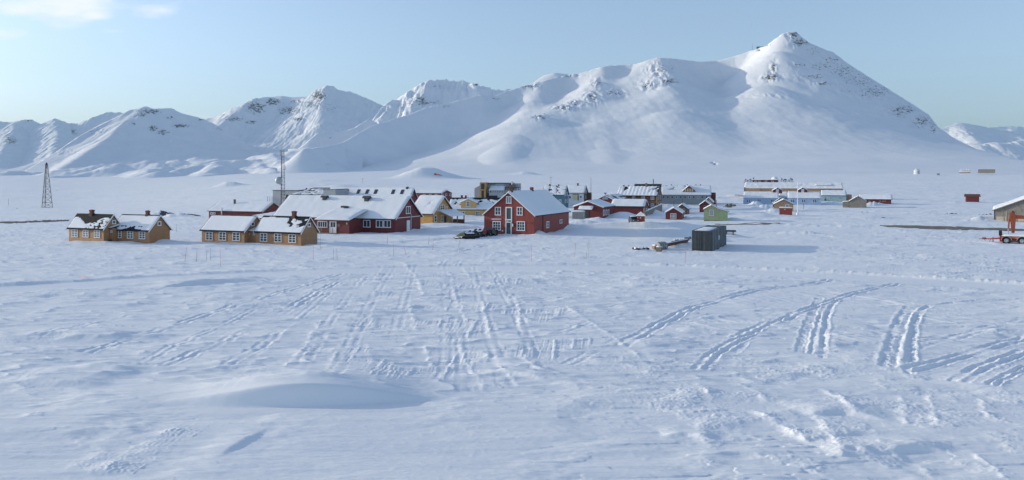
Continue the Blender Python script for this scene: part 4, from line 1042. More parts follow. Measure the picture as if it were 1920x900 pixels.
tx = bpy.data.curves.new('lettering', 'FONT'); tx.body = 'SVERDRUP'; tx.size = 1.0; tx.extrude = .02; tx.align_x = 'CENTER'
to = bpy.data.objects.new('lettering', tx); C.objects.link(to); to.parent = hm_.e; p = hm_.ray('front', 918, 346.8); to.location = (p[0], yf - .06, p[2]); to.rotation_euler = (math.pi / 2, 0, 0); tx.materials.append(M['dark_steel']); to_mesh(to)
m = MB(); p0 = hm_.ray('front', 947, 350); p1 = hm_.ray('front', 974, 350, 2); zz = hm_.ray('front', 960, 350.6)[2]
m.box(p0[0], p1[0], yf - 2, yf + 3, zz - .25, zz)
for k in range(9):
    xx = p0[0] + (p1[0] - p0[0]) * k / 8; m.box(xx - .04, xx + .04, yf - 2, yf - 1.92, zz, zz + 1.1)
for q in (.55, 1.08): m.box(p0[0], p1[0], yf - 2, yf - 1.94, zz + q - .04, zz + q)
for xx in (p1[0] - .4, p1[0] - 2.2): m.tube((xx, yf - 1.6, -3), (xx, yf - 1.6, zz), .12)
m.build('roof_platform', M['dark_steel'], hm_.e)
for k, (px, rr) in enumerate(((956, .5), (961.5, .7), (966, .55), (970, .45))):
    p = hm_.ray('front', px, 347.5, 1); m = MB(); m.tube((p[0], p[1], zz), (p[0], p[1], zz + .8), .06); m.lathe([(0, .8), (rr, .95), (rr * .9, 1.3), (0, 1.5)], (p[0], p[1], zz), n=10)
    m.build('instrument', M['steel'] if k else M['rust'], hm_.e)
p = hm_.ray('front', 901, 337, 4.6); m = MB(); m.tube((p[0], p[1] + 1, zt), (p[0], p[1] + 1, p[2]), .05); m.build('aerial', M['steel'], hm_.e)

# ---------------------------------------------------------------- the red shop in the middle
hk = House('red_storehouse', 'tall red gabled shop with white windows and a dark green loading door', 'house', (1001.6, 441), 907.8, 1066.6, eave=403.4, apex=360.8, ridge='y', wall=M['red'])
hk.roof(M['roofing'], over=.32, gover=.30, th=.12, snow=full(.16), trim=M['white'], seed=20)
hk.window('front', 949, 959, 368, 381.8, cols=2, rows=1, border=.14, pane=GLASS_PALE)
for q in ((928, 939.4, 388, 403.8), (969, 980, 388, 404)): hk.window('front', *q, cols=2, rows=2, border=.15)
for q in ((923.6, 939.2, 414.6, 432), (969, 984.4, 414.8, 432.8)): hk.window('front', *q, cols=3, rows=3, border=.15, bar=.06)
hk.door('front', 948, 960.2, 388, 412.6, M['door_green'], border=.2, name='loading_door')
m = MB(); u0, u1, v0, v1 = hk.rect('front', 947.6, 960.4, 410.8, 413); m.box(u0, u1, 0, .1, v0, v1, hk.fm('front')); m.build('door_sill', M['white'], hk.e)
hk.door('front', 948, 959.4, 415.6, 436.4, M['door_green'], border=.18, panes=(1, .5, .9))
sg_ = hk.panel('shop_sign', 'front', 922.2, 940, 409.6, 412, M['white'], th=.06)
u0, u1, v0, v1 = hk.rect('front', 922.2, 940, 409.6, 412)
tx = bpy.data.curves.new('lettering', 'FONT'); tx.body = 'KONGSFJORDBUTIKKEN'; tx.size = .19; tx.extrude = .005; tx.align_x = 'CENTER'
to = bpy.data.objects.new('lettering', tx); C.objects.link(to); to.parent = sg_; to.location = ((u0 + u1) / 2, -hk.L2 / 2 - .075, v0 + .06); to.rotation_euler = (math.pi / 2, 0, 0); tx.materials.append(M['blue_sign']); to_mesh(to)
hk.panel('post_box', 'front', 960.4, 963.4, 418, 425.8, M['dark_red'], th=.2); hk.panel('notice_board', 'front', 960.8, 963, 419.4, 425, M['white'], th=.22)
hk.panel('small_sign', 'front', 946.6, 947.8, 420.4, 426, M['pink_trim'], th=.05); hk.panel('wall_lamp', 'front', 952, 953.4, 413.6, 415.2, M['white'], th=.18); hk.panel('wall_lamp', 'front', 942, 943.4, 431.6, 434, M['white'], th=.12)
for x in (915.8, 991): hk.panel('iron_bracket', 'front', x, x + 7, 417.2, 418.2, M['rust'], th=.12)
hk.window('right', 1024, 1029.4, 415, 427.6, cols=2, rows=2, border=.13); hk.window('right', 1049, 1053.8, 411.6, 419, cols=2, rows=1, border=.13)
hk.panel('drain_pipe', 'right', 1017.4, 1018.2, 404.4, 436, M['dark_red'], th=.1)
hk.chimney(956, 350.6, 6.2, ybot=hk.rh - 1.2); 
o = hk.loc((0, 0, CZ)); 
def ridge_chimney(h, px, ytop, w, mat=None):
    """Chimney on a front-to-back ridge."""
    o = h.loc((0, 0, CZ)); dr = h.loc(at(px, ytop, 100.0)) - o; k = -o[0] / dr[0]; p = o + dr * k
    p[1] = np.clip(p[1], -h.L2 / 2 + 1, h.L2 / 2 - .6); zt = p[2]; hw = w * h.px / 2; m = MB(); m.box(-hw * .85, hw * .85, p[1] - hw * .85, p[1] + hw * .85, h.rh - .8, zt - .3); m.box(-hw, hw, p[1] - hw, p[1] + hw, zt - .3, zt - .05)
    m.box(-hw * .6, hw * .6, p[1] - hw * .6, p[1] + hw * .6, zt - .05, zt); m.box(-hw * 1.05, hw * 1.05, p[1] - hw * 1.05, p[1] + hw * 1.05, h.rh - .8, h.rh + .35)
    return m.build('chimney', mat or M['brick'], h.roof_o)
for ch in [c_ for c_ in bpy.data.objects if c_.parent == hk.roof_o and c_.name.startswith('chimney')]: bpy.data.objects.remove(ch)
ridge_chimney(hk, 957, 350.6, 6.4); ridge_chimney(hk, 997, 350.8, 6.4)

# ---------------------------------------------------------------- right of the shop
hbt = House('teal_house', 'teal two storey house with snow patched roof behind the red shop', 'house', (1057.6, 384), 1017, 1066, d=262, phi=math.radians(16), eave=364.6, apex=348.4, wall=M['teal'])
hbt.roof(M['slate'], over=.4, gover=.3, th=.14, snow=lambda u, v: .10 - .14 * np.maximum(sstep(.12, .3, fbm(u * 6 + 4 * v, v * 3, 3, 81)), np.exp(-((u - .30) / .02) ** 2) + np.exp(-((u - .66 + .12 * v) / .025) ** 2)), trim=M['white'], seed=22)
for q in ((1032, 1036.4, 361.6, 366), (1048, 1052.4, 374, 380)): hbt.window('front', *q, cols=2, rows=1, border=.13)
for q in ((1058.8, 1060.6, 360.4, 367), (1062.6, 1064.4, 360, 366.6), (1059, 1060.8, 374, 380), (1062.6, 1064.4, 374, 380)): hbt.window('right', *q, cols=1, rows=1, border=.12)
hbt.chimney(1031, 345, 3.0); hbt.chimney(1047.6, 345.8, 3.0)
hwh = House('white_house', 'white house with a yellow garage door and steep dark red gable', 'house', (1094.6, 376), 1062, 1102, d=285, phi=math.radians(18), eave=361.4, apex=348.6, wall=M['white_wall'])
hwh.roof(M['slate'], over=.3, gover=.25, th=.14, snow=full(.14), trim=M['white'], seed=23)
x_, y_ = hwh.L1 / 2, hwh.L2 / 2
m = MB(); m.prism([(-y_, -1.5), (y_, -1.5), (y_, hwh.eh), (0, hwh.rh), (-y_, hwh.eh)], x_, x_ + .12, 'x'); m.build('gable_cladding', M['brown'], hwh.e)
m = MB(); q_ = hwh.rect('front', 1074, 1085, 364.6, 375.6); m.box(q_[0], q_[1], 0, .05, q_[2], q_[3], hwh.fm('front')); m.build('garage_door', M['cream'], hwh.e)
hwh.panel('garage_door_trim', 'front', 1073.6, 1085.6, 363.8, 364.8, M['brown'], th=.09); hwh.panel('doorway', 'front', 1083.2, 1085, 366, 375.6, M['dark'], th=.07)
for q in ((1066.6, 1070.6, 367.6, 372), (1087.4, 1090.8, 367.4, 371)): hwh.window('front', *q, cols=2, rows=1, border=.10, frame=M['grey_panel'])
for q in ((1097.4, 1099.4, 357, 362.4), (1097.4, 1099.4, 367, 372)): hwh.window('right', *q, cols=1, rows=1, off=.12, border=.12)
m = MB(); m.box(x_ + .12, x_ + 1.6, y_ - 2, y_, -1.5, 3.0); m.build('side_porch', M['brown'], hwh.e)
hwh.chimney(1083.6, 343.4, 3.0)

# red garage hall with long wing
hgr = House('red_garage', 'dark red garage with a white canopy, joined to a long windowless red wing', 'building', (1130.4, 410), 1076, 1151.5, eave=388.6, apex=377.8, ridge='y', wall=M['dark_red'], phi=math.radians(22))
hgr.roof(M['slate'], over=.3, gover=.35, th=.14, snow=full(.2), trim=M['white'], seed=24)
u0, u1, v0, v1 = hgr.rect('front', 1087, 1113, 385, 391.4); f_ = hgr.fm('front')
m = MB(); m.add([f_(u0, .02, v1 - .1), f_(u1, .02, v1 - .1), f_(u1, 1.6, v0), f_(u0, 1.6, v0), f_(u0, .02, v1 - .3), f_(u1, .02, v1 - .3), f_(u1, 1.6, v0 - .15), f_(u0, 1.6, v0 - .15)], [(0, 1, 2, 3), (7, 6, 5, 4), (0, 4, 5, 1), (1, 5, 6, 2), (2, 6, 7, 3), (3, 7, 4, 0)])
cn_ = m.build('canopy', M['white'], hgr.e)
snow_slab([f_(u0, 1.6, v0), f_(u1, 1.6, v0), f_(u1, .04, v1 - .1), f_(u0, .04, v1 - .1)], .16, cn_, name='canopy_snow')
hgr.panel('garage_door', 'front', 1095.6, 1104, 394, 408, M['dark_steel'], th=.06)
for x in (1130.8, 1135.2, 1139.4): hgr.window('right', x, x + 2.6, 393.4 - (x - 1130) * .04, 404 - (x - 1130) * .12, cols=1, rows=1, border=.14, pane=GLASS_PALE)
hgw = House('red_wing', 'long windowless dark red wing behind the small red kiosk', 'building', (1207, 404.6), 1146, 1214.6, phi=math.radians(20), eave=387, apex=375.6, wall=M['dark_red'], d=204)
hgw.roof(M['slate'], over=.3, gover=.25, th=.14, snow=full(.2), trim=M['white'], seed=25)
for q in ((1206.8, 1208.8, 391, 401), (1210.8, 1212.6, 390.4, 399)): hgw.window('right', *q, cols=1, rows=1, border=.16, pane=GLASS_PALE)
# gabled red building peeping between
hgb = House('red_gable_building', 'dark red gable with a half round window between the garage and the brown hotel', 'building', (1152, 392), 1117, 1180, d=236, eave=375.6, apex=366.6, ridge='y', wall=M['dark_red'], phi=math.radians(20))
hgb.roof(M['slate'], over=.3, gover=.3, th=.14, snow=lambda u, v: .10 - .14 * sstep(-.1, .2, fbm(u * 5, v * 3, 3, 83)), trim=M['white'], seed=26)
p = hgb.ray('front', 1134.6, 374); m = MB(); m.prism([(p[0] + 1.0 * math.cos(t), p[2] + 1.0 * math.sin(t)) for t in np.linspace(0, math.pi, 13)], -hgb.L2 / 2 - .06, -hgb.L2 / 2 + .02, 'y'); m.build('fanlight', M['grey_panel'], hgb.e)
m = MB(); p = hgb.ray('front', 1135.6, 361.4); m.tube((0, -hgb.L2 / 2 + .3, hgb.rh), (0, -hgb.L2 / 2 + .3, p[2]), .1); m.box(-.35, .35, -hgb.L2 / 2, -hgb.L2 / 2 + .6, p[2] - .3, p[2]); m.build('chimney', M['dark_steel'], hgb.roof_o)
# brown hotel
hh_ = House('brown_hotel', 'large red brown two storey building with yellow trim lines and ribbed roof snow', 'building', (1232, 392.6), 1156, 1241, eave=366.4, apex=350.8, wall=M['brown'], phi=math.radians(20))
hh_.roof(M['roofing'], over=.4, gover=.1, th=.14, snow=lambda u, v: .16 + .07 * np.sin(u * 70) - .4 * (sstep(.02, .2, fbm(u * 9, v * 3, 3, 84)) * sstep(.62, .9, u) * sstep(.3, .6, v) + np.exp(-(((u - .18) / .05) ** 2 + ((v - .8) / .25) ** 2))), seed=27)
for q in ((1168, 1173, 367, 372), (1185.4, 1191, 367.4, 374.4), (1203.4, 1209, 367.4, 374.4), (1220.4, 1226.4, 367.4, 374.6), (1220.4, 1226.2, 381.4, 389)): hh_.window('front', *q, cols=2, rows=2, border=.12)
for q in ((1233.6, 1235, 366, 374), (1237.4, 1239, 366, 373.6), (1233.6, 1235, 381, 388.6), (1237.4, 1239, 381, 388)): hh_.window('right', *q, cols=1, rows=1, border=.12)
hh_.panel('trim_band', 'front', 1213, 1232, 378.2, 379.2, M['yellow'], th=.08); hh_.panel('trim_band', 'right', 1232, 1241, 378.2, 379.2, M['yellow'], th=.08)
hh_.panel('corner_board', 'front', 1230.6, 1232, 368, 392, M['yellow'], th=.07)
hh_.chimney(1169.6, 347, 3.4, M['brick_light']); hh_.chimney(1178.6, 347.2, 2.6, M['brick_light'], across=1.0); hh_.chimney(1211.8, 343.2, 4.2, M['brick_light'])
hh2 = House('dark_roofed_block', 'dark flat roofed block rising behind the brown hotel', 'building', (1239, 372), 1189.4, L2=9, d=285, phi=math.radians(12), eave=350, ridge='flat', wall=M['brown'])
hh2.shed_roof(M['roofing'], hh2.eh, hh2.eh + .8, over=.2, th=.2, snow=0)
m = MB(); p = hh2.ray('front', 1224.6, 336); m.tube((p[0], 0, hh2.eh), (p[0], 0, p[2]), .16); m.build('flue', M['dark_steel'], hh2.e)
# grey long building
hgl = House('grey_long_building', 'long grey building with a row of windows and a red gabled dormer', 'building', (1333, 378), 1241, L2=13, d=296, phi=math.radians(13), eave=365.4, apex=348.4, wall=M['grey_wall'])
hgl.roof(M['metal_roof'], over=.3, gover=.2, th=.14, snow=lambda u, v: .10 - .14 * sstep(.05, .25, fbm(u * 7, v * 3, 3, 86)) * sstep(.4, .6, v) * (u < .5), seed=28)
for k in range(12):
    x = 1242.4 + k * 8.1
    if x < 1330: hgl.window('front', x, x + 3.4, 367.6, 372, cols=1, rows=1, border=.10, frame=M['white'] if k in (3, 6, 8) else M['grey_panel'])
zp = hgl.eh + (hgl.rh - hgl.eh) * .38
p = hgl.ray('front', 1291, 352); a_ = hgl.ray('front', 1281, 359)[0]; b_ = hgl.ray('front', 1303, 359)[0]; yq = -hgl.L2 / 2 + 1.6; z0 = hgl.ray('front', 1291, 359.6, -1.6)[2]; z1 = hgl.ray('front', 1291, 348.4, -1.6)[2]
m = MB(); m.prism([(a_, z0 - .5), (b_, z0 - .5), (b_, z0 + .5), ((a_ + b_) / 2, z1), (a_, z0 + .5)], yq, yq + 4, 'y'); dm_ = m.build('dormer', M['red'], hgl.roof_o)
xm = (a_ + b_) / 2
for sg in (-1, 1):
    xe = a_ - .5 if sg < 0 else b_ + .5; q = [(xe, yq - .4, z0 + .25), (xm, yq - .4, z1 + .1), (xm, yq + 4.5, z1 + .1), (xe, yq + 4.5, z0 + .25)]
    snow_slab(q if sg < 0 else [q[1], q[0], q[3], q[2]], .22, dm_, name='dormer_snow')
m = MB(); fq = lambda u, n, v: (u, yq - n, v); uc = xm
for k in range(4): m.box(uc - 1.7 + k * .9, uc - 1.1 + k * .9, 0, .05, z0 + .1, z0 + 1.3, fq)
m.build('dormer_window', M['cream'], dm_)
for px in (1258.6, 1289, 1304.8, 1313.6): hgl.chimney(px, 345.4, 1.6, M['dark_steel'])
m = MB(); m.box(hgl.L1 / 2 + .01, hgl.L1 / 2 + 2.0, -3, 3, -1.5, hgl.eh + .8); m.build('end_porch', M['dark_red'], hgl.e)

# ---------------------------------------------------------------- small huts
hk1 = House('red_kiosk', 'small square red kiosk with a pointed snowy roof', 'kiosk', (1209, 420), 1194, L2=2.1, eave=405.6, ridge='flat', wall=M['red'], phi=math.radians(10))
zt = hk1.ray('front', 1202, 397.6, -hk1.L2 / 2)[2]; x_, y_ = hk1.L1 / 2 + .2, hk1.L2 / 2 + .2
m = MB(); m.add([(-x_, -y_, hk1.eh), (x_, -y_, hk1.eh), (x_, y_, hk1.eh), (-x_, y_, hk1.eh), (0, 0, zt)], [(0, 1, 4), (1, 2, 4), (2, 3, 4), (3, 0, 4), (3, 2, 1, 0)]); rr_ = m.build('roof', M['roofing'], hk1.e)
m = MB(); m.add([(-x_, -y_, hk1.eh + .04), (x_, -y_, hk1.eh + .04), (x_, y_, hk1.eh + .04), (-x_, y_, hk1.eh + .04), (-x_ * .6, -y_ * .6, hk1.eh + (zt - hk1.eh) * .55), (x_ * .6, -y_ * .6, hk1.eh + (zt - hk1.eh) * .55), (x_ * .6, y_ * .6, hk1.eh + (zt - hk1.eh) * .55), (-x_ * .6, y_ * .6, hk1.eh + (zt - hk1.eh) * .55), (0, 0, zt + .12)],
         [(0, 1, 5, 4), (1, 2, 6, 5), (2, 3, 7, 6), (3, 0, 4, 7), (4, 5, 8), (5, 6, 8), (6, 7, 8), (7, 4, 8)]); m.build('roof_snow', ROOF_SNOW, rr_, smooth=False)
hk1.panel('wall_lamp', 'front', 1199.6, 1202, 407.6, 409.4, M['white'], th=.15); hk1.panel('wall_lamp', 'front', 1195, 1196.4, 407.4, 408.8, M['white'], th=.1); hk1.panel('corner_board', 'right', 1209, 1209.8, 406, 420, M['cream'], th=.05)

def hut(name, label, B, A, C_, eave, apex, mat, phi=18, trim=None, win=None, frame=None, snow=.18, d=None, ridge='y', L2=None, pipe=None, over=.3, roofm=None, cols=2, rows=2, pane=None):
    h = House(name, label, 'hut', B, A, C_, L2=L2, eave=eave, apex=apex, ridge=ridge, wall=mat, phi=math.radians(phi), d=d)
    h.roof(roofm or M['slate'], over=over, gover=.3, th=.12, snow=full(snow), trim=trim, seed=int(B[0]) % 50)
    if win: h.window('front', *win, cols=cols, rows=rows, frame=frame, border=.12, pane=pane)
    if pipe:
        o = h.loc((0, 0, CZ)); dr = h.loc(at(pipe[0], pipe[1], 100.)) - o; k = (0 - o[1]) / dr[1]; p = o + dr * k
        m = MB(); m.tube((p[0], 0, h.eh), (p[0], 0, p[2]), .06); m.tube((p[0], 0, p[2] - .05), (p[0], 0, p[2] + .15), .12); m.build('stove_pipe', M['dark_steel'], h.e)
    return h
hd1 = hut('red_hut', 'dark red hut with a white six pane double window facing the camera', (1278.4, 412), 1248, 1283, 398.6, 389.6, M['dark_red'], trim=M['white'], win=(1257, 1268, 400, 409.6), L2=6, pipe=(1263.4, 379), cols=4, rows=3)
hd2 = hut('brown_hut', 'brown hut with a cream framed window behind the red hut', (1289, 402), 1268, 1296, 391.4, 383.6, M['hut_brown'], win=(1276.4, 1284.6, 391.2, 400), frame=M['cream'], snow=.2, pipe=(1280, 374), L2=7)
hd3 = hut('red_cabin', 'small dark red cabin behind the light green hut', (1332, 392), 1311.5, 1346, 385, 377.4, M['dark_red'], snow=.24, d=226, win=(1319, 1325, 385, 389.6), frame=M['wood'], cols=1, rows=1, L2=6)
hd4 = hut('brown_cabin', 'brown cabin with an orange gable behind the small red cabin', (1336, 384), 1320, 1349, 379, 371.4, M['orange_tan'], snow=.2, d=246, L2=7)
# green hut with side lean-to
hgn = House('green_hut', 'light green hut with a pink framed window and a lower lean-to', 'hut', (1347.6, 414.5), 1319.6, L2=5.0, eave=393, apex=385.4, ridge='y', wall=M['green'], phi=math.radians(16))
hgn.roof(M['pink_trim'], over=.25, gover=.3, th=.12, snow=full(.15), seed=31)
hgn.window('front', 1329.6, 1338.4, 393.2, 404.8, cols=3, rows=1, pane=GLASS_PALE)
m = MB(); u0, u1, v0, v1 = hgn.rect('front', 1328.4, 1339.8, 392, 406); f_ = hgn.fm('front')
m.box(u0, u1, 0, .05, v1 - .1, v1, f_); m.box(u0, u1, 0, .05, v0, v0 + .1, f_); m.box(u0, u0 + .1, 0, .05, v0 + .1, v1 - .1, f_); m.box(u1 - .1, u1, 0, .05, v0 + .1, v1 - .1, f_); m.build('window_surround', M['pink_trim'], hgn.e)
b = hgn.ray('front', 1364.6, 405)[0]; x_ = hgn.L1 / 2; ze = hgn.ray('front', 1366, 397)[2]; y_ = hgn.L2 / 2
m = MB(); m.prism([(x_, -1.5), (b, -1.5), (b, ze), (x_, hgn.eh)], -y_ + .004, y_ - .3, 'y'); ln_ = m.build('lean_to', M['green'], hgn.e)
m = MB(); m.prism([(x_ + .1, hgn.eh - .02), (b + .35, ze - .12), (b + .35, ze + .02), (x_ + .1, hgn.eh + .12)], -y_ - .25, y_, 'y'); m.build('lean_to_roof', M['pink_trim'], ln_)
snow_slab([(x_ - .2, -y_ - .25, hgn.eh + .22), (b + .33, -y_ - .25, ze + .02), (b + .33, y_, ze + .02), (x_ - .2, y_, hgn.eh + .22)], .18, ln_, name='lean_to_snow')
hgn.panel('corner_board', 'front', 1347.2, 1348, 394, 413.6, M['green'], th=.06); hgn.panel('plinth', 'front', 1319.8, 1347.4, 413, 415.5, M['wood'], th=.05)
m = MB(); m.tube((x_ - .6, .5, hgn.eh), (x_ - .6, .5, hgn.eh + 2.2), .07); m.build('stove_pipe', M['dark_steel'], hgn.e)

# ---------------------------------------------------------------- blue terrace group on the right
hbl = House('blue_longhouse', 'left half of the long pale blue building, with a red dormer', 'building', (1460.5, 383.6), 1393.6, L2=12, eave=371, apex=360.8, wall=M['blue'], phi=math.radians(18.5))
hbl.roof(M['white'], over=.3, gover=.0, th=.14, snow=full(.2), seed=33)
for q in ((1400.2, 1402.6, 374, 379.4), (1404, 1406.4, 374, 379.4), (1420.2, 1422.6, 374, 377.6), (1424, 1426.4, 374, 377.6), (1446, 1448.4, 374, 379.4), (1450, 1452.2, 374, 379.4), (1456.2, 1458, 373.8, 376), (1435.6, 1436.8, 374, 375.4), (1440.6, 1441.8, 374, 375.4)):
    hbl.window('front', *q, cols=1, rows=1, border=.06, frame=M['white'])
hbr = House('blue_longhouse', 'right half of the long pale blue building, behind the white flagpole', 'building', (1539.7, 385), 1476.6, L2=12, eave=371.2, apex=360.6, wall=M['blue'], phi=math.radians(20.5))
hbr.roof(M['white'], over=.3, gover=.0, th=.14, snow=full(.2), seed=34)
for x in (1482.4, 1503.4, 1524.4): 
    for dx in (0, 3.6): hbr.window('front', x + dx, x + dx + 2.6, 374, 379.6, cols=1, rows=1, border=.06)
hbc = House('blue_link_building', 'low snow roofed middle piece joining the two blue halves', 'building', (1477.5, 384), 1460, L2=10, d=302, eave=371.6, apex=361, wall=M['blue'], phi=math.radians(19.5))
hbc.roof(M['white'], over=.2, gover=.0, th=.14, snow=full(.2), seed=35)
def dormer(h, px0, px1, yt, yb):
    off = -h.L2 * .40; a = h.ray('front', px0, yb, off); b = h.ray('front', px1, yb, off); zt = h.ray('front', (px0 + px1) / 2, yt, off)[2]; zb = a[2]; y0 = -h.L2 / 2 - off; xm = (a[0] + b[0]) / 2
    m = MB(); m.prism([(a[0], zb - .8), (b[0], zb - .8), (b[0], zb + .5), (xm, zt), (a[0], zb + .5)], y0, y0 + 4, 'y'); d_ = m.build('dormer', M['dark_red'], h.roof_o)
    for sg in (-1, 1):
        xe = a[0] - .4 if sg < 0 else b[0] + .4; q = [(xe, y0 - .35, zb + .3), (xm, y0 - .35, zt + .08), (xm, y0 + 4.5, zt + .08), (xe, y0 + 4.5, zb + .3)]
        snow_slab(q if sg < 0 else [q[1], q[0], q[3], q[2]], .25, d_, name='dormer_snow')
    m = MB(); m.box(xm - .55, xm + .55, y0 - .05, y0, zb - .6, zb + .9); m.build('dormer_window', M['curtain'], d_)
dormer(hbl, 1449, 1466.5, 352.4, 359); dormer(hbr, 1496.6, 1513.6, 352.2, 358.6)
htl = House('teal_longhouse', 'pale teal low building with snowy roof at the right end of the blue one', 'building', (1586.7, 378), 1539.5, L2=11, d=312, eave=366.6, apex=358, wall=M['pale_teal'], phi=math.radians(23))
htl.roof(M['dark_steel'], over=.3, gover=.1, th=.14, snow=full(.16), seed=36)
for q in ((1556.8, 1559, 369, 374), (1572.4, 1574.4, 369, 373.4), (1575.4, 1577.4, 369, 373.4)): htl.window('front', *q, cols=1, rows=1, border=.08, frame=M['white'])
m = MB(); m.box(htl.L1 / 2 + .01, htl.L1 / 2 + 2.2, -2, 2, -1.5, 2.9); m.build('end_porch', M['orange_tan'], htl.e)
# stepped tan station behind
hst = House('tan_stepped_building', 'stepped orange tan building with snowy roofs behind the blue one', 'building', (1581, 372), 1395.6, L2=14, d=336, eave=353.4, apex=343.6, wall=M['orange_tan'], phi=math.radians(20))
hst.roof(M['white'], over=.3, gover=.1, th=.16, snow=full(.25), seed=37)
for (x0, x1, ya, yb, off) in ((1416.4, 1446, 345.6, 351.4, -3.0), (1471.4, 1502, 345.6, 351.4, -3.0), (1528.6, 1560, 345.6, 353.6, -2.4)):
    a = hst.ray('front', x0, yb, off); b = hst.ray('front', x1, yb, off); zt = hst.ray('front', (x0 + x1) / 2, ya, off)[2]; y0 = -hst.L2 / 2 - off
    m = MB(); m.box(a[0], b[0], y0, y0 + 5, a[2] - .6, zt - .42); st = m.build('upper_storey', M['orange_tan'], hst.e)
    snow_slab([(a[0] - .3, y0 - .5, zt - .45), (b[0] + .3, y0 - .5, zt - .45), (b[0] + .3, y0 + 5, zt + .25), (a[0] - .3, y0 + 5, zt + .25)], .3, st, name='storey_snow')
for x in (1539, 1542.4, 1546, 1549.6, 1553.2): hst.window('front', x, x + 2.4, 350.4, 353.4, cols=1, rows=1, border=.08, off=-2.3)
hst.panel('side_wall', 'front', 1396, 1425, 353.2, 360, M['orange_tan'], th=.5); hst.panel('corner_post', 'front', 1395.2, 1396.2, 351, 362, M['dark_steel'], th=.6)
hst.panel('window_band', 'front', 1537.6, 1557, 353.6, 354.8, M['wood'], th=.35)
htop = House('red_observatory', 'red lookout storey with a white dome and instrument decks on the hill', 'building', (1459, 350), 1411, L2=6, d=362, eave=337.4, ridge='flat', wall=M['dark_red'], phi=math.radians(19))
htop.shed_roof(M['white'], htop.eh, htop.eh + .3, over=.3, snow=.2)
for x in (1414.6, 1421.6, 1434, 1446): htop.window('front', x, x + 4.4, 338.8, 342, cols=1, rows=1, border=.10, pane=GLASS_PALE)
p = htop.ray('front', 1452.4, 338, -2); r_ = 6.6 * htop.px
m = MB(); m.lathe([(r_ * math.cos(t), r_ * .98 * math.sin(t)) for t in np.linspace(0, math.pi / 2, 9)], (p[0], p[1], htop.eh), n=24); m.build('dome', M['white'], htop.e, smooth=True)
m = MB(); za = htop.ray('front', 1400, 342)[2]
for (xa, xb) in ((1395.5, 1411), (1459.4, 1487)):
    A_, B_ = htop.ray('front', xa, 342)[0], htop.ray('front', xb, 342)[0]; m.box(A_, B_, -3, 3, za - .2, za)
    for k in range(9):
        xx = A_ + (B_ - A_) * k / 8; m.box(xx - .05, xx + .05, -3, -2.9, za - 3 if k % 3 == 0 else za, za + 1.1)
    m.box(A_, B_, -3, -2.94, za + 1.04, za + 1.12); m.box(A_, B_, -3, -2.94, za + .5, za + .56)
m.build('deck', M['dark_steel'], htop.e)
for px, hh in ((1398, 1.8), (1402, 1.4), (1406.5, 2.0), (1409, 1.5), (1412.5, 2.6), (1466, 2.2), (1469.6, 1.5), (1472, 2.0), (1474, 1.8), (1479.6, 1.6), (1483, 2.4), (1485.6, 2.0)):
    p = htop.ray('front', px, 341); m = MB(); m.tube((p[0], -1, za), (p[0], -1, za + hh), .07); m.box(p[0] - .3, p[0] + .3, -1.25, -.75, za + hh * .6, za + hh * .85); m.build('instrument', M['dark_steel'], htop.e)

# ---------------------------------------------------------------- sheds on the right
hth = hut('tan_hut', 'orange tan hut with one small window behind the little red shed', (1487.5, 398), 1451, 1490, 383.6, 374.6, M['orange_tan'], phi=19.5, win=(1472.4, 1479.6, 383.4, 390), L2=5, snow=.26, pane=GLASS_PALE, cols=1, rows=1, d=236)
hth2 = hut('dark_hut', 'low dark roofed hut just behind the tan hut', (1477, 390), 1449, 1482, 381.6, 371.8, M['brown'], phi=19.5, snow=.06, L2=5, d=250)
hrs = House('red_shed', 'small plain red shed in front of the tan hut, left of the flagpole', 'shed', (1485.4, 405.4), 1461.2, L2=2.6, eave=390.4, ridge='flat', wall=M['red'], phi=math.radians(20))
hrs.shed_roof(M['cream'], hrs.eh, hrs.eh + .15, over=.08, th=.1, snow=.07); hrs.panel('wall_lamp', 'front', 1470.8, 1472.4, 392, 393.4, M['white'], th=.12)
hgs = House('grey_wooden_shed', 'weathered grey wooden shed with a low lean-to on its left', 'shed', (1624.7, 389.6), 1592.4, L2=7, eave=377.6, apex=368.2, ridge='y', wall=M['weathered'], phi=math.radians(24.5))
hgs.roof(M['slate'], over=.25, gover=.25, th=.10, snow=full(.14), seed=40)
x_, y_ = hgs.L1 / 2, hgs.L2 / 2; a = hgs.ray('front', 1580, 384)[0]; zl = hgs.ray('front', 1580, 377.4)[2]
m = MB(); m.prism([(a, -1.2), (-x_, -1.2), (-x_, hgs.eh - .1), (a, zl - .3)], -y_ + .6, y_, 'y'); lt_ = m.build('lean_to', M['weathered'], hgs.e)
snow_slab([(a - .2, -y_ + .4, zl - .25), (-x_ + .2, -y_ + .4, hgs.eh - .02), (-x_ + .2, y_, hgs.eh - .02), (a - .2, y_, zl - .25)], .16, lt_, name='lean_to_snow')
hgs.panel('boarded_door', 'front', 1581.6, 1591, 379.6, 389.6, M['weathered'], th=.06, off=-.6)
hrl = House('red_long_shed', 'long low dark red shed right of the weathered wooden shed', 'shed', (1671, 383.4), 1612, L2=7, eave=373.8, apex=366.4, wall=M['dark_red'], phi=math.radians(25.6))
hrl.roof(M['roofing'], over=.4, gover=.4, th=.16, snow=full(.16), seed=41)
for x in (1628, 1648.6, 1653.6, 1658): hrl.panel('shutter', 'front', x, x + 3.4, 375.8, 378.4, M['wood'], th=.05)
hrf = House('red_store_hut', 'lone dark red hut on the open snow at the right', 'hut', (1836, 379.8), 1811.6, L2=3.2, eave=368.4, apex=364.6, wall=M['dark_red'], phi=math.radians(26))
hrf.roof(M['brown'], over=.3, gover=.5, th=.14, seed=42)
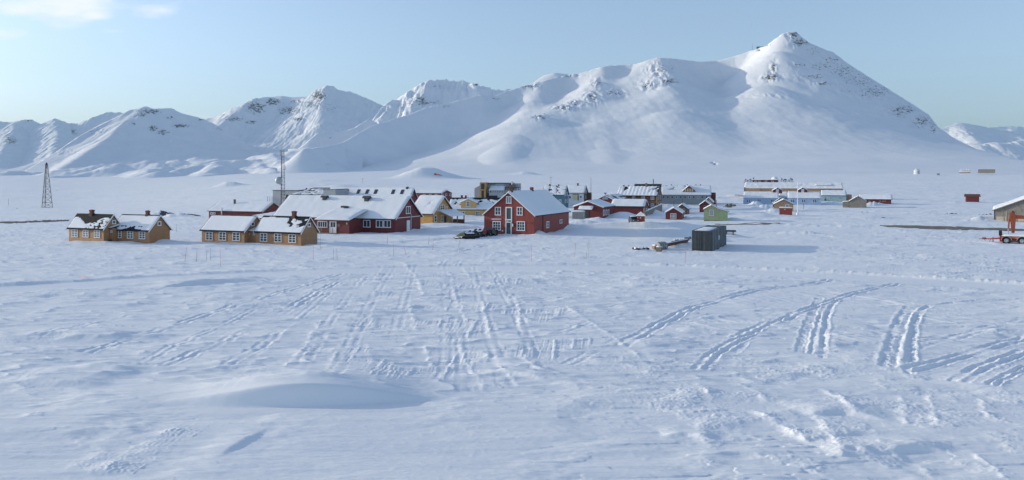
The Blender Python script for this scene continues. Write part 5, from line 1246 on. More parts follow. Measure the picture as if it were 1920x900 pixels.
hbn = House('grey_barn', 'big weathered grey barn at the right edge of the view', 'barn', (2021, 419), 1863.6, L2=22, eave=397.5, apex=368, ridge='y', wall=M['weathered'], phi=math.radians(33))
hbn.roof(M['slate'], over=.3, gover=.5, th=.22, snow=full(.16), seed=43, trim=M['weathered'])
hbn.panel('plywood_sheet', 'front', 1868, 1882, 406, 415.6, M['plywood'], th=.05); hbn.panel('plywood_sheet', 'front', 1883.8, 1887.4, 406, 415.4, M['plywood'], th=.05); hbn.panel('pale_plank', 'front', 1886, 1887.4, 396, 406, M['plywood'], th=.06); hbn.panel('barn_door', 'front', 1909, 1935, 407.4, 415.6, M['plywood'], th=.05)
hbn.panel('corner_board', 'front', 1863.6, 1864.6, 395, 416, M['dark_steel'], th=.07)
# far plain
hfd = thing('white_radome_hut', 'tiny white faceted dome hut on the brow under the big mountain', 'hut', at(1719, 324, 1040)); r_ = 5.2 * 1040 / F
m = MB(); m.lathe([(r_, -2), (r_, r_ * .7), (r_ * .8, r_ * 1.15), (r_ * .3, r_ * 1.5), (0, r_ * 1.52)], n=10); m.build('shell', M['curtain'], hfd)
m = MB(); m.box(-.8, .8, -r_ - .02, -r_ + .3, -1, r_ * .5); m.build('door', M['grey_panel'], hfd)
hfa = House('white_far_building', 'small white boxy building far off on the right hand brow', 'building', (1819, 324.6), 1798.6, L2=10, d=1030, eave=319.6, ridge='flat', wall=M['white_wall'], phi=math.radians(31)); hfa.shed_roof(M['grey_panel'], hfa.eh, hfa.eh + .3, over=.4, snow=.3)
for x in (1801, 1806, 1811, 1815): hfa.panel('roof_unit', 'front', x, x + 2.2, 317.6, 319.6, M['white'], th=2)
hfa.panel('plinth', 'front', 1798.4, 1819.4, 323.2, 324.8, M['brown'], th=.3)
hfb = House('brown_far_building', 'long low brown building far off near the right edge', 'building', (1866, 322.4), 1834, L2=12, d=1060, eave=317.4, ridge='flat', wall=M['weathered'], phi=math.radians(32)); hfb.shed_roof(M['slate'], hfb.eh, hfb.eh + .3, over=.3, snow=.25)
hfc = House('grey_far_hut', 'tiny grey hut far off below the white dome hut', 'hut', (1762, 327.6), 1756.6, L2=4, d=980, eave=325.2, ridge='flat', wall=M['grey_wall'], phi=math.radians(29)); hfc.shed_roof(M['slate'], hfc.eh, hfc.eh + .2, over=.2, snow=.2)
# cable car hut near the summit
hcb = House('summit_hut', 'tiny dark hut on the ridge just left of the highest summit', 'hut', (1431, 95), 1420, L2=8, d=2572, eave=89.6, apex=87.6, wall=M['dark'], phi=0, base=14); hcb.roof(M['slate'], over=.6, gover=.6, th=.4, seed=44)
m = MB(); p = at(1411, 92, 2590); m.tube((p[0], p[1], p[2] - 12), (p[0], p[1], p[2] + 22), .5, .25); tag(m.build('summit_aerial', M['dark_steel']), 'thin aerial on the ridge left of the tiny summit hut', 'aerial')
# ================================================================ things in the snow
M.update({
    'container': paint('dark_green_container', (.058, .070, .074), rough=.6, var=.2, scale=1.2), 'rib_lit': paint('lit_rib_paint', (.27, .29, .30), rough=.7), 'orange': paint('excavator_orange', (.27, .062, .026), rough=.6, var=.25), 'machine_red': paint('trailer_red', (.32, .028, .024), rough=.45),  # rib paint lightened to carry the light on the rib edges
    'amber': paint('amber_stripe', (.62, .20, .03)), 'rubber': paint('tyre_rubber', (.02, .02, .022), rough=.85), 'black_plastic': paint('black_plastic', (.016, .016, .018), rough=.6, var=.3, spec=.25),
    'pole_red': paint('pole_red', (.62, .13, .12)), 'pole_grey': paint('pole_grey_green', (.20, .25, .24)), 'pole_yellow': paint('pole_yellow_green', (.34, .34, .17)), 'gravel': paint('bare_gravel', (.17, .155, .135), rough=.95, var=.35, scale=1.2), 'asphalt': paint('dark_road', (.05, .052, .056), rough=.9, var=.3, scale=.6),
    'lattice': paint('lattice_steel', (.06, .06, .066), rough=.6, metal=.3), 'lattice_brown': paint('old_mast_steel', (.055, .04, .036), rough=.8), 'log': paint('dark_log', (.03, .024, .02), rough=.95, var=.4, scale=5), 'galv': paint('zinc_sheet', (.20, .205, .205), rough=.6, metal=.2, var=.3, scale=4), 'rock': paint('rock', (.06, .053, .048), rough=.95, var=.4, scale=2), 'lime': paint('yellow_plastic', (.26, .25, .07)),
})


def on_ground(px, py, lift=0.0):
    p = hit(px, py); p[2] = gz(p[0], p[1]) + lift
    return p


# ---------------------------------------------------------------- container
P = hit(1335.6, 472.6); phi = math.radians(33.0 - 6); cph, sph = math.cos(phi), math.sin(phi)
hcn = House('storage_container', 'dark grey green steel container standing alone on the open snow', 'container', (1335.8, 472.8), 1297.2, 1361.8, eave=433.0, ridge='flat', wall=None, phi=math.radians(24))
x, y, h = hcn.L1 / 2, hcn.L2 / 2, hcn.eh
m = MB(); m.box(-x + .06, x - .06, -y + .06, y - .06, -.4, h - .04)
m.build('body', M['container'], hcn.e)
m = MB()
for sx in (-x, x - .16):
    for sy in (-y, y - .16): m.box(sx, sx + .16, sy, sy + .16, -.4, h)
for z in (-.4, h - .16):
    m.box(-x + .16, x - .16, -y, -y + .12, z, z + .16 + (.24 if z < 0 else 0)); m.box(-x + .16, x - .16, y - .12, y, z, z + .16); m.box(x - .12, x, -y + .16, y - .16, z, z + .16 + (.24 if z < 0 else 0)); m.box(-x, -x + .12, -y + .16, y - .16, z, z + .16)
m.build('frame', M['container'], hcn.e)
m = MB(); n = 9
for k in range(n):
    yy = -y + .3 + (2 * y - .6) * (k + .5) / n; m.box(x - .06, x + .03, yy - .10, yy + .10, .16, h - .16)
m.build('side_ribs', M['rib_lit'], hcn.e)  # ribs paler than the body: their lit edges are put into the colour
for sx in (-1, 1):
    xa, xb = (-x + .2, -.05) if sx < 0 else (.05, x - .2)
    m = MB(); m.box(xa, xb, -y - .02, -y + .05, .06, h - .2); d_ = m.build('door', M['container'], hcn.e)
    q = MB()
    for z in (.2, h * .36, h * .64, h - .34): q.box(xa + .06, xb - .06, -y - .06, -y - .02, z, z + .08)
    q.build('door_rail', M['dark_steel'], d_)
    q = MB(); q.tube((xa + .35, -y - .09, .1), (xa + .35, -y - .09, h - .25), .03); q.tube((xb - .35, -y - .09, .1), (xb - .35, -y - .09, h - .25), .03); q.build('locking_bar', M['dark_steel'], d_)
m = MB(); m.box(x + .03, x + .045, -y + 2 * y * .40, -y + 2 * y * .46, h * .45, h * .66); m.build('notice_plate', M['curtain'], hcn.e)
snow_slab([(-x + .1, -y + .1, h - .04), (x - .5, -y + .1, h - .04), (x - .5, y * .25, h - .04), (-x + .1, y * .25, h - .04)], .09, hcn.e)
m = MB(); m.box(-x + .8, x - .3, y * .3, y - .2, h - .04, h + .03); m.build('roof_tarp', M['dark_steel'], hcn.e)

# ---------------------------------------------------------------- junk in front of the container
def logs(px0, py0, px1, py1, n, label, r=.16, seed=1, mat=None):
    rd = random.Random(seed); A, B = on_ground(px0, py0), on_ground(px1, py1); c = (A + B) / 2
    t = thing('timber_stack', label, 'timber', (c[0], c[1], c[2]))
    for k in range(n):
        f = (k + .5) / n; p = A * (1 - f) + B * f - c; an = rd.uniform(-.5, .5); L_ = rd.uniform(.5, .9); dv = np.array([math.sin(an), math.cos(an), 0]) * L_
        z = r * .6 + rd.uniform(0, .16); m = MB(); m.tube((p[0] - dv[0], p[1] - dv[1], z), (p[0] + dv[0], p[1] + dv[1], z + rd.uniform(-.05, .08)), r * rd.uniform(.8, 1.15), n=7); m.build('log', mat or M['log'], t)
        s_ = MB(); s_.lathe([(0, .16), (.14, .13), (.24, .03), (.28, -.1)], (p[0] + rd.uniform(-.1, .1), p[1], z + r * .7), n=9); s_.build('snow_cap', ROOF_SNOW, t, smooth=True)
    return t
logs(1191, 470.6, 1213, 470, 8, 'dark log ends under snow, leftmost of the junk line', .15, 1)
logs(1262, 455.6, 1284, 454.2, 7, 'row of dark snow capped logs behind the rusty pipe', .19, 2)
logs(1281, 449.4, 1297, 446.4, 3, 'brown planks beside the left wall of the container', .14, 3, M['wood'])
t = thing('metal_drum', 'dented grey metal tank lying half buried left of the rusty pipe', 'tank', on_ground(1241, 469, .45), .5)
m = MB(); m.lathe([(0, -.75), (.5, -.7), (.62, -.5), (.62, .5), (.5, .7), (0, .75)], axis='x', n=18); m.build('shell', M['galv'], t, smooth=False)
m = MB()
for q in (-.35, .0, .35): m.lathe([(.625, q - .04), (.65, q - .02), (.65, q + .02), (.625, q + .04)], axis='x', n=18)
m.build('hoop', M['steel'], t)
t = thing('wooden_cable_reel', 'tan wooden reel in front of the dented grey tank', 'cable reel', on_ground(1235.6, 472.6, .32), -.4)
for q in (-.3, .3):
    m = MB(); m.lathe([(0, -.05), (.42, -.05), (.42, .05), (0, .05)], (0, q, 0), axis='y', n=16); m.build('flange', M['wood'], t)
m = MB(); m.lathe([(.2, -.26), (.2, .26)], axis='y', n=12); m.build('core', M['amber'], t)
m = MB(); m.lathe([(0, .14), (.3, .08), (.45, -.05)], (0, 0, .40), n=10); m.build('snow_cap', ROOF_SNOW, t, smooth=True)
t = thing('scrap_crate', 'snow topped scrap crate just left of the dented grey tank', 'crate', on_ground(1230, 468.6), .3)
m = MB(); m.box(-.45, .45, -.4, .4, -.2, .45)
for q in (-.46, .43): m.box(q, q + .03, -.42, .42, -.2, .5)
m.build('box', M['wood'], t); snow_slab([(-.5, -.45, .45), (.5, -.45, .45), (.5, .45, .45), (-.5, .45, .45)], .22, t, name='snow_cap')
A, B = on_ground(1248, 466.4, .28), on_ground(1288, 454.6, .30); m = MB(); dv = (B - A) / np.linalg.norm(B - A); c = (A + B) / 2
t = thing('rusty_pipe', 'long rusty steel pipe lying in the snow beside the container', 'pipe', c)
m.tube(A - c, B - c, .26, n=14, caps=False); m.tube(A - c, A - c + dv * .18, .33, n=14, caps=False); m.build('pipe_wall', M['rust'], t)
m = MB(); m.tube(A - c + dv * .02, A - c + dv * .3, .22, n=12); m.build('bore', M['dark'], t)
m = MB(); m.tube(A - c + np.array((0, 0, .14)) + dv * .4, B - c + np.array((0, 0, .16)), .18, n=8); m.build('snow_cap', ROOF_SNOW, t, smooth=True)
t = thing('steel_beam', 'dark steel beam on blocks sticking out right of the container', 'beam', on_ground(1369, 445.4), -.35)
m = MB(); 
for z in (.30, .56): m.box(-1.0, 1.0, -.12, .12, z, z + .05)
m.box(-1.0, 1.0, -.02, .02, .35, .56); m.build('girder', M['dark_steel'], t)
for q in (-.6, .5):
    m = MB(); m.box(q - .12, q + .12, -.25, .25, -.3, .298); m.build('block', M['wood'], t)
t = thing('machine_part', 'grey machine part under snow beside the left container wall', 'scrap', on_ground(1288, 450.6), .2)
m = MB(); m.lathe([(0, 0), (.45, .05), (.5, .3), (.35, .5), (.2, .55), (0, .56)], n=12); m.tube((-.6, 0, .2), (.7, .1, .3), .09); m.build('housing', M['galv'], t)

# ---------------------------------------------------------------- marker poles
G2 = 'thin snow marker poles'
def pole(px, top, bot, label, mat, tip=None):
    p = hit(px, bot); z0 = gz(p[0], p[1]); t_ = at(tip if tip else px, top, p[1]); r = max(.016, .00036 * p[1] * .62)
    m = MB(); m.tube((0, 0, -.4), (0, 0, 0), r, n=6); m.tube((0, 0, 0), (t_[0] - p[0], 0, t_[2] - z0), r, r * .7, n=6)
    o = m.build('marker_pole', mat); o.location = (p[0], p[1], z0); tag(o, label, 'marker pole', G2)
R_, Gy, Ye = M['pole_red'], M['pole_grey'], M['pole_yellow']
pole(346.6, 463.6, 491, 'leftmost thin red marker pole, leaning right', R_, 350)
pole(368.5, 465, 491.6, 'thin red marker pole, second of three left of the second cottage pair', R_, 369.6)
pole(387.3, 470.4, 487.6, 'shorter of two grey marker poles in front of the second cottage pair', Gy, 388)
pole(395, 464.5, 487.6, 'taller of two grey marker poles in front of the second cottage pair', Gy)
pole(413.3, 466, 500, 'tall red marker pole nearest the camera in front of the second cottage pair', R_, 412.4)
pole(587.8, 460, 487.6, 'red marker pole by the right gable of the rightmost tan cottage', R_, 587)
pole(601, 444, 466, 'grey marker pole just behind the gable corner of the rightmost tan cottage', Gy)
pole(624.6, 467, 487.6, 'left pole of the grey pair in front of the long red building', Gy, 625.6)
pole(632, 465.4, 487.6, 'right pole of the grey pair in front of the long red building', Gy, 631.4)
pole(726.6, 438, 458, 'red marker pole close to the right wall of the long red building', R_)
pole(738, 457, 480, 'dark grey marker pole left of the leaning red one below the long red building', Gy)
pole(761, 460, 478, 'red marker pole leaning left below the long red building gable', R_, 757.4)
pole(803.6, 443, 459, 'farther of two red marker poles below the yellow gable house', R_, 804.6)
pole(811, 451, 469, 'nearer of two red marker poles below the yellow gable house', R_, 813)
pole(857, 451, 473, 'grey marker pole leaning right, left of the snowmobile row', Gy, 862)
pole(862, 450, 474, 'upright grey marker pole at the left end of the snowmobile row', Gy, 862.6)
pole(996.8, 461, 492, 'red marker pole standing in front of the red shop', R_)
pole(1077.4, 456, 483.6, 'red marker pole left of the crossed yellow grey pair', R_, 1079.4)
pole(1098.6, 452, 484, 'left pole of the yellow grey pair right of the red shop', Ye, 1103)
pole(1102.4, 449.6, 484.6, 'right pole of the yellow grey pair right of the red shop', Ye, 1104.6)
pole(1284.6, 466, 494, 'red marker pole just left of the dark container', R_, 1285.8)
pole(331, 420, 435, 'thin grey stake behind the right cottage of the leftmost pair', Gy)
p = on_ground(152, 520.4, .05); q = on_ground(167, 523.6, .05); m = MB(); m.tube((0, 0, 0), q - p, .025, n=6); o = m.build('marker_pole', M['pole_red']); o.location = tuple(p); tag(o, 'red marker pole lying flat on the snow at the left', 'marker pole', G2)

# ---------------------------------------------------------------- snowmobiles
def snowmobile(label, loc, rz, col, snowy=False):
    t = thing('snowmobile', label, 'snowmobile', loc, rz, 'snowmobiles parked in a row by the red shop')
    b = M['black_plastic']
    m = MB(); m.prism([(-1.5, .12), (-1.35, .34), (-.2, .36), (.35, .30), (.45, .14), (.3, .04), (-1.3, .02)], -.22, .22, 'y'); m.build('track', M['rubber'], t)
    m = MB(); m.prism([(-1.55, .36), (-1.5, .44), (-.1, .46), (.3, .42), (.3, .34)], -.24, .24, 'y'); m.build('tunnel', M['dark_steel'], t)
    m = MB(); m.prism([(-1.35, .46), (-1.3, .68), (-1.0, .72), (-.2, .66), (.1, .76), (.2, .46)], -.17, .17, 'y'); m.build('seat', b, t)
    m = MB(); vs = [(.05, -.30, .40), (.05, .30, .40), (1.0, .28, .32), (1.35, .12, .36), (1.35, -.12, .36), (1.0, -.28, .32), (.15, -.24, .82), (.15, .24, .82), (.65, .20, .78), (1.05, .10, .56), (1.05, -.10, .56), (.65, -.20, .78)]
    m.add(vs, [(0, 1, 2, 3, 4, 5), (6, 7, 1, 0), (7, 8, 2, 1), (8, 9, 3, 2), (9, 10, 4, 3), (10, 11, 5, 4), (11, 6, 0, 5), (6, 11, 8, 7), (11, 10, 9, 8)]); m.build('hood', col, t)
    m = MB(); m.add([(.35, -.22, .80), (.35, .22, .80), (.05, .20, 1.10), (.05, -.20, 1.10), (.38, -.22, .80), (.38, .22, .80), (.08, .20, 1.10), (.08, -.20, 1.10)], [(0, 1, 2, 3), (7, 6, 5, 4), (0, 4, 5, 1), (1, 5, 6, 2), (2, 6, 7, 3), (3, 7, 4, 0)]); m.build('windshield', GLASS, t)
    m = MB(); m.tube((.15, 0, .7), (-.02, 0, .98), .03); m.tube((-.02, -.36, .96), (-.02, .36, .96), .022); m.build('handlebar', M['dark_steel'], t)
    for sy in (-1, 1):
        m = MB(); m.prism([(.35, .03), (1.35, .03), (1.62, .22), (1.58, .26), (1.3, .09), (.35, .09)], sy * .5 - .07, sy * .5 + .07, 'y'); k = m.build('ski', b, t)
        m = MB(); m.tube((.9, sy * .5, .08), (.8, sy * .22, .42), .035); m.build('ski_leg', M['steel'], k)
    m = MB(); m.box(-1.6, -1.5, -.2, .2, .40, .66); m.tube((-1.5, -.2, .66), (-1.1, -.2, .66), .015); m.tube((-1.5, .2, .66), (-1.1, .2, .66), .015); m.build('rear_rack', M['dark_steel'], t)
    if snowy: snow_slab([(-1.35, -.2, .70), (-.1, -.2, .68), (-.1, .2, .68), (-1.35, .2, .70)], .14, t, name='snow_cap')
    return t
sm = [(872, 448.6, 'leftmost snowmobile, yellow nosed with snow on its seat', M['lime'], True, 3.3), (883, 447.6, 'black snowmobile second from the left in the row', M['black_plastic'], False, 3.9), (893, 445.4, 'black snowmobile third from the left in the row', M['black_plastic'], True, 4.2),
      (901, 443.8, 'black snowmobile at the middle of the row', M['black_plastic'], False, 4.3), (910, 442.8, 'red hooded snowmobile right of the middle of the row', M['machine_red'], False, 4.3), (919, 441.8, 'black snowmobile second from the right in the row', M['black_plastic'], False, 4.4), (927, 440.8, 'rightmost dark snowmobile, nearest the red shop door', M['door_green'], False, 4.5)]
for (px, py, lb, col, sn, rz) in sm:
    p = on_ground(px, py, -.02); snowmobile(lb, p, rz, col, sn).scale = (1.22, 1.22, 1.35)
for (px, py, lb, rz) in ((1364.6, 389.6, 'dark snowmobile parked behind the light green hut, left of two', 2.0), (1371.6, 388.6, 'dark snowmobile parked behind the light green hut, right of two', 2.2)):
    o = snowmobile(lb, on_ground(px, py, 0), rz, M['black_plastic']); o['group'] = 'snowmobiles behind the green hut'; o.scale = (1.15,) * 3

# ---------------------------------------------------------------- masts
def lattice(px, ytop, ybot, d, w0, w1, nseg, r, mat, name, label, cat, legs=3, rot=.3, head=None):
    p = at(px, ybot, d); h_ = (ybot - ytop) * d / F; t = thing(name, label, cat, p); pts = []
    for k in range(nseg + 1):
        f = k / nseg; w = w0 + (w1 - w0) * f; pts.append([np.array([w * math.cos(rot + 2 * math.pi * i / legs), w * math.sin(rot + 2 * math.pi * i / legs), h_ * f]) for i in range(legs)])
    for i in range(legs):
        m = MB(); m.tube(pts[0][i] - np.array((0, 0, 2)), pts[0][i], r, n=6)
        for k in range(nseg): m.tube(pts[k][i], pts[k + 1][i], r, n=6)
        m.build('leg', mat, t)
    m = MB()
    for k in range(nseg):
        for i in range(legs):
            j = (i + 1) % legs; m.tube(pts[k][i], pts[k + 1][j], r * .42, n=4); m.tube(pts[k + 1][i], pts[k + 1][j], r * .5, n=4)
            if legs == 3 and w0 > 1.0: m.tube(pts[k][j], pts[k + 1][i], r * .35, n=4)
    m.build('bracing', mat, t)
    return t, h_, pts
t, h_, pts = lattice(87.2, 310, 389.6, 400, 2.9, .55, 8, .13, M['lattice_brown'], 'mooring_mast', 'old brown lattice mast tapering to a point on the far left plain', 'mast', rot=.25)
m = MB(); m.lathe([(0, -.2), (.75, 0), (.75, .3), (.45, .5), (.45, 1.1), (.15, 1.5), (0, 1.6)], (0, 0, h_), n=10); m.build('mast_head', M['lattice_brown'], t)
m = MB(); m.box(-1.2, 1.2, -1.2, 1.2, -1, .25); m.build('footing', M['concrete'], t)
t, h_, pts = lattice(529.5, 281, 377, 236, .78, .46, 16, .07, M['lattice'], 'radio_mast', 'tall slim grey lattice mast with a dish rising behind the red roofs', 'mast', rot=.2)
m = MB(); rr = [(1.15 * math.sin(a), -.45 * math.cos(a)) for a in np.linspace(0, math.pi / 2.1, 8)]; zd = h_ * .40
m.lathe(rr, (-.9, -.6, zd), axis='y', n=18); m.build('dish', M['steel'], t)
for q in (zd - 1.4, zd + 1.0):
    m = MB(); m.box(-.9, .5, -.3, -.1, q, q + .13); m.build('dish_bracket', M['lattice'], t)
for xx in (-.55, -.15):
    m = MB(); m.box(xx - .12, xx + .12, -.6, -.45, h_ - 1.9, h_ + .1); m.build('panel_antenna', M['steel'], t)
m = MB(); m.tube((.3, 0, h_ * .62), (.95, 0, h_ * .62), .04); m.tube((.95, 0, h_ * .62), (.95, 0, h_ * .68), .05); m.tube((-.1, 0, h_), (.7, 0, h_ + .1), .05); m.build('whip_antenna', M['lattice'], t)
m = MB(); p = at(538, 370, 230); m.lathe([(0, -.9), (.5, -.7), (.75, 0), (.5, .7), (0, .9)], n=10); m.tube((0, 0, -5), (0, 0, -.5), .1); o = m.build('drum_antenna', M['dark_steel']); o.location = tuple(p); tag(o, 'dark round drum antenna on the roof edge beside the mast foot', 'antenna')
# flagpole and thin poles
def stick(name, px, ytop, ybot, d, r, mat, label, cat, cross=None):
    p = hit(px, ybot) if d is None else at(px, ybot, d); h_ = (ybot - ytop) * p[1] / F; t = MB(); t.tube((0, 0, -1.2), (0, 0, h_), r, r * .7, n=8)
    if cross: t.tube((-cross, 0, h_ - .5), (cross, 0, h_ - .5), r * .7, n=5)
    if name == 'flagpole': t.lathe([(0, .1), (r * 1.5, 0), (0, -.1)], (0, 0, h_ + .1), n=8); t.box(-.28, .28, -.28, .28, -1.2, .5)
    o = t.build(name, mat); o.location = tuple(p); tag(o, label, cat)
stick('flagpole', 1495.6, 341, 402.4, None, .12, M['white'], 'tall bare white flagpole in front of the blue building', 'flagpole')
stick('utility_pole', 1506.8, 380, 392, None, .10, M['wood'], 'short wooden post right of the white flagpole', 'post')
stick('aerial_pole', 1587, 340.6, 366, 315, .09, M['steel'], 'thin grey pole at the right end of the pale teal building', 'pole')
stick('aerial_pole', 1108, 333, 359, 330, .10, M['dark_steel'], 'thin dark pole on the plain right of the white house', 'pole')
stick('wire_pole', 961, 339.6, 352, None, .09, M['wood'], 'left of two tiny poles on the plain behind the red shop', 'pole', .8)
stick('wire_pole', 1033, 331.6, 341, 560, .12, M['wood'], 'tiny far pole above the teal house', 'pole', .9)
stick('wire_pole', 680, 334.4, 344, None, .12, M['wood'], 'tiny pole on the plain left of the flagged mound', 'pole', .9)
stick('utility_pole', 16, 372, 386, None, .09, M['wood'], 'lone thin post on the plain at the far left edge', 'post')
# posts with fence behind cottages
for k, px in enumerate((502, 506, 510)):
    stick('fence_post', px, 368, 374, 262, .09, M['dark_steel'], 'short dark post beside the grey flat building, %s of three' % ('leftmost', 'middle', 'rightmost')[k], 'post')
# fallen striped windsock on the mound
WP = on_ground(814, 336.2)
t = thing('windsock', 'red and white windsock hanging on the big mound in the middle distance', 'windsock', WP); t.scale = (WP[1] / 395,) * 3
m = MB(); m.tube((0, 0, -1), (0, 0, 2.3), .06); m.build('mast', M['steel'], t)
for k in range(4):
    a0, a1 = k / 4, (k + 1) / 4; m = MB(); m.tube((.1 + 4.4 * a0, 0, 2.1 - .75 * a0), (.1 + 4.4 * a1, 0, 2.1 - .75 * a1), .55 - .42 * a0, .55 - .42 * a1, n=10); m.build('sleeve', M['machine_red'] if k % 2 == 0 else M['pink_trim'], t)

# ---------------------------------------------------------------- grey sheds, ramp and vehicles near the kiosk
hsc = House('grey_side_hut', 'small pale grey board shed with flat snowy top in front of the red garage', 'shed', (1094.4, 412.2), 1073, L2=2.4, eave=397.6, ridge='flat', wall=M['concrete'], phi=math.radians(14))
hsc.shed_roof(M['cream'], hsc.eh, hsc.eh + .1, over=.1, th=.08, snow=.2)
for k in range(7): hsc.panel('batten', 'front', 1074.4 + k * 2.9, 1074.9 + k * 2.9, 398.4, 412, M['weathered'], th=.04)
p0, p1 = on_ground(1211, 406), on_ground(1241, 397.4); c = (p0 + p1) / 2
t = thing('snow_ramp', 'grey sloping board wall of a ramp between the kiosk and red hut', 'ramp', (c[0], c[1], min(p0[2], p1[2])))
m = MB(); a, b = p0 - c, p1 - c; a[2] = 0; b[2] = 0
m.add([(a[0], a[1], -1), (b[0], b[1], -1), (b[0], b[1], 2.4), (a[0], a[1], 1.3), (a[0] + .3, a[1] + .8, -1), (b[0] + .3, b[1] + .8, -1), (b[0] + .3, b[1] + .8, 2.4), (a[0] + .3, a[1] + .8, 1.3)], [(0, 1, 2, 3), (7, 6, 5, 4), (0, 4, 5, 1), (1, 5, 6, 2), (2, 6, 7, 3), (3, 7, 4, 0)]); m.build('board_wall', M['weathered'], t)
snow_slab([(a[0] - .2, a[1] - .3, 1.3), (b[0], b[1] - .3, 2.4), (b[0] + .4, b[1] + 1.2, 2.4), (a[0] + .2, a[1] + 1.2, 1.3)], .3, t, name='snow_cap')
def offroader(name, label, px, py, rz, col, sc=1.0):
    t = thing(name, label, 'vehicle', on_ground(px, py), rz, None); t.scale = (sc,) * 3
    m = MB(); m.prism([(-2.1, .45), (-2.1, 1.0), (-1.9, 1.12), (1.0, 1.1), (1.9, 1.0), (2.1, .85), (2.1, .45)], -.88, .88, 'y'); m.build('body', col, t)
    m = MB(); m.prism([(-1.9, 1.1), (-1.75, 1.78), (.35, 1.78), (1.0, 1.1)], -.78, .78, 'y'); cb = m.build('cabin', M['black_plastic'], t)
    for sy in (-1, 1):
        m = MB(); m.prism([(-1.7, 1.16), (-1.6, 1.68), (.25, 1.68), (.75, 1.16)], sy * .79 - .01, sy * .79 + .01, 'y'); m.build('side_window', GLASS, cb)
    for sx in (-1.3, 1.3):
        for sy in (-.8, .8):
            m = MB(); m.lathe([(0, -.12), (.36, -.12), (.40, -.06), (.40, .06), (.36, .12), (0, .12)], (sx, sy, .38), axis='y', n=14); m.build('wheel', M['rubber'], t)
    snow_slab([(-1.75, -.76, 1.78), (.35, -.76, 1.78), (.35, .76, 1.78), (-1.75, .76, 1.78)], .16, t, name='snow_cap')
    for sy in (-.6, .6):
        m = MB(); m.box(2.1, 2.14, sy - .14, sy + .14, .78, .92); m.build('headlight', M['curtain'], t)
    return t
offroader('parked_car', 'dark snow topped vehicle beside the small red kiosk', 1188, 419.4, -1.45, M['dark_steel'], .85)
offroader('parked_car', 'dark vehicle parked before the pale teal building', 1551.6, 378.6, .3, M['dark_steel'])
for k, (px, py) in enumerate(((1247, 379.4), (1251.6, 379), (1259.6, 379.2), (1303, 379.6), (1309.4, 379.6))):
    offroader('parked_car', 'tiny dark car below the grey long building, %s from the left' % ('first', 'second', 'third', 'fourth', 'fifth')[k], px, py + 1.0, .3, M['black_plastic'], .62)

# ---------------------------------------------------------------- trailer and excavator arm at the right edge
P = hit(1894, 455.4); sc_ = P[1] / F; phi = math.radians(32)
t = thing('red_trailer', 'bright red two axle trailer with amber stripe at the right edge', 'trailer', (P[0], P[1], gz(P[0], P[1])), -phi)
L_ = lambda px: (px - 1894) * sc_ * 1.10
W = 1.0; xa, xb = L_(1879), L_(1962); zt = 13.5 * sc_; zb = 7.5 * sc_
m = MB(); m.box(xa, xb, -W, W, zb, zt); m.prism([(xa, zb * .4), (xa + .5, zb * .4), (xa + .9, zb), (xa, zb + .2)], -W, W, 'y'); m.build('chassis', M['machine_red'], t)
m = MB(); m.box(xa + .5, xb, -W - .015, -W, zt - .32, zt - .14); m.build('side_stripe', M['amber'], t)
m = MB(); m.box(xa + .4, xb, -W - .01, -W - .002, zb * .35, zb + .1); m.build('side_skirt', M['dark_red'], t)
rw = 7.2 * sc_
for px in (1888.4, 1910.4, 1932):
    for sy in (-1, 1):
        m = MB(); x0 = L_(px); m.lathe([(rw * .55, -.16), (rw * .95, -.16), (rw, -.1), (rw, .1), (rw * .95, .16), (rw * .55, .16)], (x0, sy * (W - .05), rw * .75), axis='y', n=20); w_ = m.build('wheel', M['rubber'], t)
        m = MB(); m.lathe([(0, -.1), (rw * .3, -.13), (rw * .56, -.08), (rw * .56, .1), (0, .1)], (x0, sy * (W - .05) - .03, rw * .75), axis='y', n=16); m.build('rim', M['steel'], w_)
        m = MB(); pr_ = [(x0 + (rw * 1.18) * math.cos(a_), rw * .75 + rw * 1.18 * math.sin(a_)) for a_ in np.linspace(.1, math.pi - .1, 12)] + [(x0 + (rw * 1.08) * math.cos(a_), rw * .75 + rw * 1.08 * math.sin(a_)) for a_ in np.linspace(math.pi - .1, .1, 12)]
        m.prism(pr_, sy * W - .28, sy * W + .05, 'y'); m.build('mudguard', M['steel'], t)
xh = L_(1849); m = MB(); zz = 6.5 * sc_
m.tube((xa, -.6, zz + .15), (xh + 1.2, 0, zz), .08); m.tube((xa, .6, zz + .15), (xh + 1.2, 0, zz), .08); m.tube((xh + 1.4, 0, zz), (xh, 0, zz - .06), .09, .05); m.build('drawbar', M['machine_red'], t)
m = MB(); m.tube((xh + 1.9, 0, -.1), (xh + 1.9, 0, zz + .3), .06); m.box(xh + 1.75, xh + 2.05, -.12, .12, -.12, -.04); m.path([(xh + .7, .1, zz), (xh + .9, .12, zz - .4), (xh + 1.3, .1, zz - .5), (xh + 1.7, .1, zz)], .03); m.box(xh + .4, xh + 1.0, -.1, .1, zz + .06, zz + .2); m.build('jack_leg', M['dark_steel'], t)
snow_slab([(xa + .2, -W + .1, zt), (xb, -W + .1, zt), (xb, W, zt), (xa + .2, W, zt)], .30, t, name='snow_cap')
m = MB(); m.box(xa - .1, xa + .35, -.3, .3, zt, zt + .5); m.tube((xa + .1, 0, zt + .3), (xa + .1, 0, zt + .8), .22); m.build('winch', M['black_plastic'], t)
